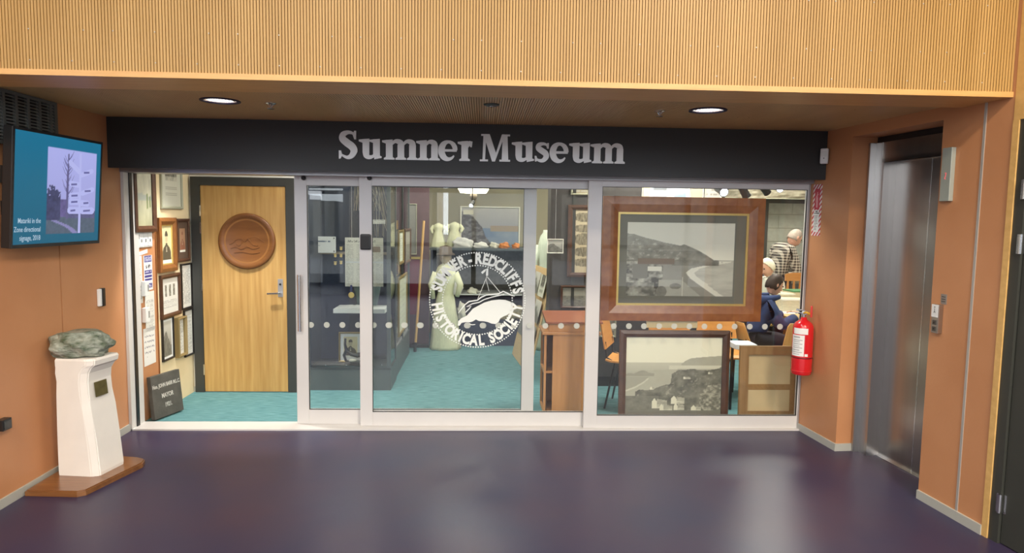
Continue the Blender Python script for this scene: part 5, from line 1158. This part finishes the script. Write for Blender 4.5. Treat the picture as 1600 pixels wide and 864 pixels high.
# plywood chairs behind, each with black legs
def ply_chair(label, x, y, rz, m, seat_z=.45, back_top=.80, back_w=.40):
    t = thing('plywood_chair', label, 'chair', Matrix.Translation((x, y, 0)) @ Matrix.Rotation(rz, 4, 'Z'), group='plywood chairs')
    bm = B(); prof = [(.21, -.012), (.18, .008), (.05, .0), (-.15, .0), (-.20, .012)]
    for k in range(len(prof)-1):
        pass
    add_prism(bm, [(p_[0], seat_z+p_[1]) for p_ in prof]+[(p_[0], seat_z+p_[1]-.014) for p_ in reversed(prof)], -.20, .20)
    bmesh.ops.transform(bm, matrix=Matrix(((0, 0, 1, 0), (-1, 0, 0, 0), (0, 1, 0, 0), (0, 0, 0, 1))), verts=bm.verts); bmesh.ops.recalc_face_normals(bm, faces=bm.faces); obj('seat', bm, m, t)
    bm = B(); w1, w0 = back_w*.44, back_w*.5
    V = []
    for z_, w_, yo in ((seat_z+.10, w0, .20), (back_top-.03, w1, .25), (back_top, w1-.02, .253)):
        V.append([bm.verts.new((-w_, yo, z_)), bm.verts.new((w_, yo, z_)), bm.verts.new((w_, yo+.012, z_)), bm.verts.new((-w_, yo+.012, z_))])
    for A1, B1 in zip(V, V[1:]):
        for k in range(4): bm.faces.new((A1[k], A1[(k+1) % 4], B1[(k+1) % 4], B1[k]))
    bm.faces.new(list(reversed(V[0]))); bm.faces.new(V[-1]); obj('backrest', bm, m, t)
    for sx in (-1, 1):
        bm = B(); add_tube(bm, [(sx*.16, -.17, seat_z-.012), (sx*.18, -.20, .0)], .0095, 8); obj('leg', bm, BLACKM, t)
        bm = B(); add_tube(bm, [(sx*.16, .12, seat_z-.012), (sx*.18, .20, .0)], .0095, 8); obj('leg', bm, BLACKM, t)
        bm = B(); add_tube(bm, [(sx*.16, -.17, seat_z-.02), (sx*.16, .12, seat_z-.02), (sx*.15, .20, seat_z+.02), (sx*.15, .215, seat_z+.16)], .0085, 8); obj('side_rail', bm, BLACKM, t)
    return t
ply_chair('orange plywood chair with black legs left behind the bay photograph', 4.10, .68, math.radians(68), ORPLY, .44, .80)
ply_chair('orange plywood chair hidden behind the middle of the bay photograph', 4.58, .84, math.radians(8), ORPLY, .44, .82, .44)
ply_chair('plywood chair behind the right edge of the bay photograph', 5.04, .98, math.radians(-4), ORPLY, .44, .81, .40)
bc = PY(1222, 520, .95); ply_chair('pale plywood chair back showing above the leaning canvas', bc.x+.02, .74, math.radians(180), PLY, .44, .80, .42)
x, z, w, h = rect(1013, 503.5, 1093, 515, .30); t = thing('name_plate', 'pale wooden strip below the largest framed photograph', 'plate', faceM(x, .372, z)); box('strip', (-w/2, -h/2+.004, 0), (w/2, h/2+.01, .012), mat('pale_timber_strip', (.62, .50, .28), .5), t); box('clip', (-.02, h/2, -.004), (.02, h/2+.02, .0), CHROME, t)
# canvas turned to the wall
c0, c1 = PY(1157, 541, .30), PY(1262, 541, .30); cw = 5.30-c0.x+.22; chh = c0.z
cv = thing('canvas_back', 'back of a large stretched canvas with wooden stretcher leaning upright', 'canvas', planeM((c0.x, .30, .002), (1, 0, 0), (0, .04, 1)))
STR = wood('stretcher_wood', (.24, .13, .05), (.32, .19, .08), .7, grain=(8, 1, 8))
for nm, a, b_ in (('stretcher', (0, 0, 0), (.075, chh, .03)), ('stretcher', (cw-.075, 0, 0), (cw, chh, .03)), ('stretcher', (.075, chh-.075, 0), (cw-.075, chh, .03)), ('stretcher', (.075, 0, 0), (cw-.075, .06, .03))): box(nm, a, b_, STR, cv)
box('canvas', (.02, .02, -.012), (cw-.02, chh-.02, -.002), mat('brown_paper', (.58, .45, .26), .8, var=.05, scale=5), cv)
tp = wood('tape_brown', (.28, .155, .055), (.33, .19, .075), .6)
zt = chh*.43; box('tape', (.075, zt-.026, -.0018), (cw-.075, zt+.024, .0), tp, cv); xt = PY(1236, 600, .30).x-c0.x; box('tape', (xt-.004, .06, -.0016), (xt+.042, chh-.075, .0004), tp, cv)
# blue cloth and white board on a chair
x, z, w, h = rect(1143, 500, 1161, 537, 1.02); t = thing('blue_cloth', 'blue cloth hanging beside the dark framed bay photograph', 'cloth', faceM(x, 1.365, z))
bm = B(); n = 8
for k in range(n):
    xa = -w/2+w*k/n; add_tube(bm, [(xa+w/n/2, h*.55, .01*math.sin(k*2)), (xa+w/n/2, -h*.5, .014*math.sin(k*2.2+1))], w/n*.62, 6)
obj('folds', bm, mat('blue_cloth', (.03, .06, .24), .85), t, smooth=True); bm = B(); add_tube(bm, [(0, h*.55, 0), (0, h*.55+.02, 0)], w*.4, 6); obj('collar', bm, mat('blue_cloth', (.03, .06, .24), .85), t)
x, z, w, h = rect(1143, 535, 1176, 543, .56); t = thing('white_box_lid', 'pale blue-white flat tray resting above the canvas', 'tray', None, (x, .56, z)); box('tray', (-w/2, -.10, -h/2), (w/2, .10, h/2), mat('pale_blue_white', (.62, .68, .74), .5), t, .004); box('leg', (-w/2, -.01, -z), (-w/2+.02, .01, -h/2), BLACKM, t)

# ---- far right: work table, papers, rear window, people
tb = thing('work_table', 'pale work table strewn with papers at the far right', 'table', None, (6.55, 2.0, 0))
box('tabletop', (-.66, -.62, .69), (.95, .60, .72), HONEY, tb, .004)
for sx in (-.60, .88):
    for sy in (-.55, .53): box('leg', (sx-.02, sy-.02, 0), (sx+.02, sy+.02, .69), BLACKM, tb)
GT = 'papers on the work table'
def flat(name, label, px, py, w, d_, rz, art, m=None, hgt=.004, cat='paper', yc=2.42):
    p = PZ(px, py, .7205)
    if p.y > yc: p = PY(px, py, yc)
    t = thing(name, label, cat, Matrix.Translation((p.x, p.y, max(p.z, .7206))) @ Matrix.Rotation(rz, 4, 'Z'), group=GT)
    if p.z > .74: box('pile', (-w/2, -d_/2, .7206-p.z), (w/2, d_/2, -.0004), mat('paper_pile', (.62, .57, .42), .8, var=.2, scale=120, stretch=(.2, .2, 3)), t)
    box('leaves', (-w/2, -d_/2, 0), (w/2, d_/2, hgt), m or PAPER, t); link('print', print_mesh(w, d_, 14, 14, art), PRINT, t, Matrix.Translation((0, 0, hgt+.0004)))
flat('paper_sheet', 'bright white sheets nearest the boy on the work table', 1232, 487, .34, .30, .2, doc(61, 16, fill=.7, bgc=(.85, .85, .83)))
flat('paper_sheet', 'cream papers in the middle of the work table', 1240, 468, .30, .22, -.1, doc(62, 14, bgc=(.70, .62, .42)), None, .012, 'paper', 1.92)
flat('green_folder', 'green folder lying at the back of the work table', 1250, 455, .30, .24, .12, lambda u, v: full(u, (.05, .22, .09)), mat('green_card', (.05, .22, .09), .7), .014, 'folder')
flat('paper_sheet', 'yellowed sheet left of the green folder', 1224, 459, .18, .20, .1, doc(63, 14, bgc=(.62, .60, .42)), None, .008, 'paper', 2.16)
t = thing('desk_clip', 'small black object on the work table by the extinguisher', 'clip', None, PZ(1254, 480, .7206)); bm = B(); add_ball(bm, (0, 0, .03), (.035, .02, .03)); obj('body', bm, BLACK, t, smooth=True); bm = B(); add_tube(bm, [(0, 0, .03), (.04, 0, .06)], .008, 6); obj('arm', bm, BLACK, t)
# rear window on the far wall
wx = PY(1233, 360, 4.48); w2 = thing('window_2', 'dark framed window onto grey blockwork at the back', None, faceM(PY(1233, 360, 4.48).x+.22, 4.4995, PY(1233, 368, 4.48).z)); w2['kind'] = 'structure'
ww, wh = 1.15, .98
BLK = mat('grey_block', (.36, .34, .29), .9, var=.12, scale=14)
box('mortar', (-ww/2, -wh/2, .001), (ww/2, wh/2, .006), mat('mortar', (.24, .22, .18), .9), w2)
for r_ in range(5):
    for c__ in range(4):
        xa = -ww/2+(c__-(.5 if r_ % 2 else 0))*.40; xb = xa+.39; za = -wh/2+r_*.20
        xa, xb = max(xa, -ww/2), min(xb, ww/2)
        if xb-xa > .05: box('block', (xa, za+.004, .006), (xb, min(za+.192, wh/2), .012), BLK, w2)
bm = B(); add_ring(bm, [(-ww/2-.05, -wh/2-.05), (ww/2+.05, -wh/2-.05), (ww/2+.05, wh/2+.05), (-ww/2-.05, wh/2+.05)], [(-ww/2+.02, -wh/2+.02), (ww/2-.02, -wh/2+.02), (ww/2-.02, wh/2-.02), (-ww/2+.02, wh/2-.02)], .0, .05); obj('window_frame', bm, mat('dark_grey_frame_paint', (.045, .046, .042), .4), w2)
box('surround_head', (-ww/2-.2, wh/2+.05, .0), (ww/2+.3, wh/2+.17, .04), WHITEW, w2); box('surround_jamb', (-ww/2-.12, -wh/2-.05, 0), (-ww/2-.05, wh/2+.05, .045), GREYALU, w2); box('surround_jamb', (-ww/2-.26, -wh/2-.05, 0), (-ww/2-.12, wh/2+.05, .03), BLACKM, w2); box('window_sill', (-ww/2-.15, -wh/2-.10, 0), (ww/2+.1, -wh/2-.05, .08), WHITEW, w2); box('pane', (-ww/2, -wh/2, .03), (ww/2, wh/2, .034), CASEGLASS, w2)
box('dado', (-2.2, -wh/2-1.0, .0), (1.2, -wh/2-.22, .02), mat('dark_grey_frame_paint', (.045, .046, .042), .4), w2)
x, z, w, h = rect(1150, 270, 1275, 312, 4.1); t = picture('aerial_photo', 'brown aerial photograph panel high at the back right', faceM(x+.1, 4.1, z), w+.5, h, .01, .02, PALEFR, art_aerial, res=80)
for k in (-.5, .5):
    bm = B(); add_tube(bm, [(k, h/2, .004), (k, 2.75-z, .004)], .003, 6); obj('hanging_wire', bm, CHROME, t)
# pale boards above the largest frame
for i, (a_, b__, m_, art_, lab) in enumerate(((1005, 1016, None, lambda u, v: full(u, (.72, .62, .42)), 'narrow cream board high behind the headland photograph'), (1018, 1079, None, art_blueprint, 'pale framed sheet of blue pictures behind the headland photograph'), (1082, 1100, None, lambda u, v: full(u, (.74, .66, .46)), 'cream board right of the blue picture sheet'), (1104, 1128, None, doc(66, 8), 'white board behind the brightest spotlight'))):
    x, z, w, h = rect(a_, 270, b__, 330, 1.36); picture('wall_sheet', lab, faceM(x, 1.3985 if i < 3 else 1.3985, z+.0), w, h, .008, .015, WHITEFR, art_, group='sheets behind the headland photograph', res=40)
# spindle-back chair
a, b_ = PY(1227, 426, 2.72), PY(1275, 426, 2.72)
wc = thing('spindle_chair', 'honey wooden spindle-back chair between the table and standing man', 'chair', None, ((a.x+b_.x)/2, 2.72, 0)); cwid = b_.x-a.x; tz = a.z
HON = wood('honey_chair_wood', (.42, .17, .04), (.50, .22, .06), .35, grain=(1, 9, 9))
bm = B(); add_prism(bm, [(-cwid/2, tz-.10), (cwid/2, tz-.10), (cwid/2, tz-.02), (cwid*.3, tz), (-cwid*.3, tz), (-cwid/2, tz-.02)], -.012, .012); bmesh.ops.transform(bm, matrix=Matrix.Rotation(math.pi/2, 4, 'X'), verts=bm.verts); obj('crest_rail', bm, HON, wc)
for k in range(5):
    xx = -cwid*.4+cwid*.2*k; bm = B(); add_tube(bm, [(xx, 0, tz-.10), (xx, 0, tz-.25), (xx, .0, .45)], [.012, .02, .012], 8); obj('spindle', bm, HON, wc)
bm = B(); add_box(bm, (-cwid/2, -.38, .43), (cwid/2, .02, .46), .006); obj('seat', bm, HON, wc)
for sx in (-1, 1):
    for sy in (-.34, .0): bm = B(); add_tube(bm, [(sx*cwid*.42, sy, .43), (sx*cwid*.46, sy, 0)], [.016, .02], 8); obj('leg', bm, HON, wc)

# ---- people
def skin_mesh(nodes_, edges, sub=2):
    me = bpy.data.meshes.new('skin'); me.from_pydata([n_[0] for n_ in nodes_], [], []) if False else me.from_pydata([n_[0] for n_ in nodes_], edges, [])
    o = bpy.data.objects.new('skin', me); COL.objects.link(o)
    m = o.modifiers.new('s', 'SKIN'); m.use_smooth_shade = True
    for d_, n_ in zip(me.skin_vertices[0].data, nodes_):
        r_ = n_[1]; d_.radius = r_ if isinstance(r_, tuple) else (r_, r_)
    me.skin_vertices[0].data[0].use_root = True
    m2 = o.modifiers.new('b', 'SUBSURF'); m2.levels = sub; m2.render_levels = sub
    dg = bpy.context.evaluated_depsgraph_get(); dg.update(); r = bpy.data.meshes.new_from_object(o.evaluated_get(dg)); bpy.data.objects.remove(o); return r
def head_bm(c, pitch, s=1.):
    """head facing +x: ovoid with brow, nose, chin and ears"""
    bm = B(); bmesh.ops.create_icosphere(bm, subdivisions=4, radius=1)
    for v in bm.verts:
        p_ = v.co.copy(); x, y, z = p_.x*.092, p_.y*.074, p_.z*.115
        if z < 0: y *= 1+z*2.2; x = x*(1+z*1.2)+(.012 if p_.x > 0 else 0)*min(1, -z*14)      # jaw
        if p_.x > .75: x -= .006*math.exp(-((p_.z-.12)/.16)**2)*(1 if abs(p_.y) > .12 else 0)   # eye sockets
        x += .030*math.exp(-(p_.y/.13)**2-((p_.z+.16)/.15)**2) if p_.x > 0 else 0               # nose
        x += .006*math.exp(-(p_.y/.25)**2-((p_.z+.47)/.08)**2) if p_.x > 0 else 0               # lips
        x += .010*math.exp(-(p_.y/.25)**2-((p_.z+.80)/.14)**2) if p_.x > 0 else 0               # chin
        v.co = Vector((x, y, z))
    for s_ in (-1, 1):
        vs = add_ball(bm, (-.008, s_*.074, -.005), (.020, .010, .030), 10, 8)
    Rm = Matrix.Translation(c) @ Matrix.Rotation(pitch, 4, 'Y') @ Matrix.Scale(s, 4)
    bmesh.ops.transform(bm, matrix=Rm, verts=bm.verts); return bm, Rm
def build_person(label, M, nodes_, edges, head_c, pitch, hs, skin, garments, hair=None, group=None):
    t = thing('person', label, 'person', M, group=group)
    me = skin_mesh(nodes_, edges); bm, Rm = head_bm(head_c, pitch, hs); bm.from_mesh(me)
    body = obj('body', bm, skin, t, smooth=True); rm = body.modifiers.new('r', 'REMESH'); rm.mode = 'VOXEL'; rm.voxel_size = .0075; rm.use_smooth_shade = True
    for nm, n2, e2, m in garments: link(nm, skin_mesh(n2, e2), m, t)
    for s_ in (-1, 1):
        bm = B(); add_ball(bm, (.083, s_*.030, .014), (.008, .011, .008), 10, 8); bmesh.ops.transform(bm, matrix=Rm, verts=bm.verts); obj('eye', bm, mat('eye_dark', (.03, .02, .02), .2), t, smooth=True)
    bm = B(); add_ball(bm, (.090, 0, -.054), (.010, .024, .005), 10, 8); bmesh.ops.transform(bm, matrix=Rm, verts=bm.verts); obj('mouth', bm, mat('lips', (.42, .16, .13), .5), t, smooth=True)
    return t, Rm
def cap_hair(t, Rm, m, name='hair', front=.55, low=-.35, grow=1.09, bald=False):
    bm = B(); bmesh.ops.create_icosphere(bm, subdivisions=4, radius=1)
    kill = []
    for v in bm.verts:
        p_ = v.co.copy(); lim = low if p_.x < .05 else low+(p_.x-.05)*1.55*front/.55
        g = grow+.02*math.sin(13*p_.y+7*p_.x)*math.sin(11*p_.z)
        if p_.z < lim or (bald and p_.z > .45 and p_.x > -.3): kill.append(v)
        v.co = Vector((p_.x*.092*g-.002, p_.y*.076*g, p_.z*.115*g))
    bmesh.ops.delete(bm, geom=kill, context='VERTS'); bmesh.ops.transform(bm, matrix=Rm, verts=bm.verts)
    o = obj(name, bm, m, t, smooth=True); sd = o.modifiers.new('t', 'SOLIDIFY'); sd.thickness = .012; return o
def hand_nodes(base, d_, side, r=.0085):
    """palm + five fingers from a wrist point along d_"""
    d_ = Vector(d_).normalized(); s_ = d_.cross(Vector((0, 0, 1))).normalized()*side; N, E = [], []
    base = Vector(base); palm = base+d_*.05; N.append((tuple(palm), (.028, .016)))
    for k, L in enumerate((.055, .068, .072, .066)):
        o_ = s_*(.026-.0175*k); a = palm+d_*.025+o_; b_ = a+d_*L*.55+Vector((0, 0, -.008)); c_ = b_+d_*L*.45+Vector((0, 0, -.020)); i0 = len(N); N += [(tuple(a), r), (tuple(b_), r*.95), (tuple(c_), r*.8)]; E += [(0, i0), (i0, i0+1), (i0+1, i0+2)]
    a = palm-d_*.02-s_*.03; b_ = a+d_*.03-s_*.018; i0 = len(N); N += [(tuple(a), r*1.1), (tuple(b_), r)]; E += [(0, i0), (i0, i0+1)]
    return N, E
def body_nodes(pel, chest, neck, headb, hipw, shw, kneeL, kneeR, ankL, ankR, elbL, elbR, wrL, wrR, s=1., grow=0.):
    N = [(pel, (.13*s+grow, .10*s+grow)), (((pel[0]+chest[0])/2, 0, (pel[2]+chest[2])/2), (.12*s+grow, .095*s+grow)), (chest, (.14*s+grow, .10*s+grow)), (neck, (.055*s+grow*.6, .055*s+grow*.6)), (headb, .05*s)]
    E = [(0, 1), (1, 2), (2, 3), (3, 4)]
    for sd, kn, an, el, wr_ in ((1, kneeL, ankL, elbL, wrL), (-1, kneeR, ankR, elbR, wrR)):
        i = len(N); N += [((chest[0], sd*shw, chest[2]+.07*s), .058*s+grow), (el, .042*s+grow), (wr_, .030*s+grow*.7)]; E += [(2, i), (i, i+1), (i+1, i+2)]
        if not grow:
            hN, hE = hand_nodes(wr_, Vector(wr_)-Vector(el), sd); o_ = len(N); N += hN; E += [(i+2, o_)]+[(a+o_, b_+o_) for a, b_ in hE]
        i = len(N); N += [((pel[0], sd*hipw, pel[2]-.02), .085*s), (kn, .060*s), (an, .042*s), ((an[0]+.11*s, an[1], .03*s), .035*s)]; E += [(0, i), (i, i+1), (i+1, i+2), (i+2, i+3)]
    return N, E
def sub_nodes(N, E, keep, grow, floor_=None):
    idx = {k: i for i, k in enumerate(keep)}; n2 = []
    for k in keep:
        p_, r_ = N[k]; r_ = r_ if isinstance(r_, tuple) else (r_, r_); n2.append((p_, (r_[0]+grow, r_[1]+grow)))
    return n2, [(idx[a], idx[b_]) for a, b_ in E if a in idx and b_ in idx]
def arms_idx(N, E):
    # 0-4 spine, then per side: shoulder, elbow, wrist, 15 hand nodes (palm 1, fingers 12, thumb 2), hip, knee, ankle, toe
    L = 5; per = 3+15+4; return [(L+k*per, L+k*per+1, L+k*per+2) for k in (0, 1)], [(L+k*per+18, L+k*per+19, L+k*per+20, L+k*per+21) for k in (0, 1)]

# boy seated at the table, seen from behind his right side
HB = PY(1211, 449, 1.36)
Mboy = Matrix.Translation((HB.x-.10, 1.36, 0)) @ Matrix.Rotation(math.radians(6), 4, 'Z')
N, E = body_nodes((-.10, 0, .53), (-.02, 0, .80), (.035, 0, .93), (.075, 0, .99), .075, .135, (.27, .09, .50), (.27, -.09, .50), (.25, .09, .06), (.25, -.09, .06), (.10, .21, .68), (.08, -.20, .66), (.30, .13, .745), (.28, -.12, .745), .82)
ar, lg = arms_idx(N, E)
g1 = sub_nodes(N, E, [0, 1, 2, 3]+[a for t_ in ar for a in t_], .028); g2 = sub_nodes(N, E, [0]+[a for t_ in lg for a in t_[:3]], .014)
boy, Rm = build_person('boy in a navy hooded jacket reading at the work table', Mboy, N, E, Vector((.10, 0, 1.058)), math.radians(24), .92, SKIN, [('jacket', g1[0], g1[1], NAVYJ), ('trousers', g2[0], g2[1], JEANS)])
cap_hair(boy, Rm, HAIRB, low=-.52, front=.74, grow=1.08)
bm = B(); add_tube(bm, [(.10, .10, .945), (.0, .125, .93), (-.10, .09, .915), (-.135, 0, .905), (-.10, -.09, .915), (.0, -.125, .93), (.10, -.10, .945)], [.022, .036, .045, .05, .045, .036, .022], 12); obj('hood', bm, NAVYJ, boy, smooth=True)
ch = ply_chair('plywood chair the boy in navy sits on', HB.x-.20, 1.36, math.radians(108), PLY, .42, .70)
# man standing behind the table, stooping to the right
HM = PY(1246, 373, 2.95)
Mman = Matrix.Translation((HM.x-.06, 3.30, 0)) @ Matrix.Rotation(math.radians(12), 4, 'Z')
N, E = body_nodes((-.05, 0, .92), (.04, 0, 1.26), (.13, 0, 1.40), (.19, 0, 1.46), .09, .17, (-.03, .10, .50), (-.03, -.10, .50), (-.06, .10, .07), (-.06, -.10, .07), (.10, .24, 1.03), (.12, -.23, 1.03), (.32, .16, .95), (.32, -.15, .95), 1.0)
ar, lg = arms_idx(N, E)
g1 = sub_nodes(N, E, [0, 1, 2, 3]+[a for t_ in ar for a in t_], .02); g2 = sub_nodes(N, E, [0]+[a for t_ in lg for a in t_[:3]], .016)
man, Rm = build_person('grey-haired man in a checked shirt standing behind the table', Mman, N, E, Vector((.215, 0, 1.485)), math.radians(30), 1.0, SKIN2, [('shirt', g1[0], g1[1], PLAID), ('trousers', g2[0], g2[1], JEANS)])
cap_hair(man, Rm, HAIRG, low=-.42, front=.8, grow=1.04)
# seated person in a pale knitted hat
HW = PY(1194, 418, 2.90)
Mhat = Matrix.Translation((HW.x+.12, 2.95, 0)) @ Matrix.Rotation(math.radians(200), 4, 'Z')
N, E = body_nodes((-.06, 0, .55), (0, 0, .86), (.03, 0, 1.0), (.05, 0, 1.05), .08, .15, (.32, .10, .52), (.32, -.10, .52), (.30, .10, .06), (.30, -.10, .06), (.08, .20, .72), (.08, -.20, .72), (.28, .12, .76), (.28, -.12, .76), .9)
ar, lg = arms_idx(N, E)
g1 = sub_nodes(N, E, [0, 1, 2, 3]+[a for t_ in ar for a in t_], .03); g2 = sub_nodes(N, E, [0]+[a for t_ in lg for a in t_[:3]], .014)
hp_, Rm = build_person('person in a pale knitted hat and white jacket at the table', Mhat, N, E, Vector((.07, 0, 1.12)), math.radians(18), .95, SKIN, [('jacket', g1[0], g1[1], WHITEJ), ('trousers', g2[0], g2[1], JEANS)])
o = cap_hair(hp_, Rm, KNITW, 'knitted_hat', low=-.30, front=.5, grow=1.14)
ply_chair('plywood chair under the person in the pale hat', HW.x+.18, 2.97, math.radians(290), PLY, .44, .75)
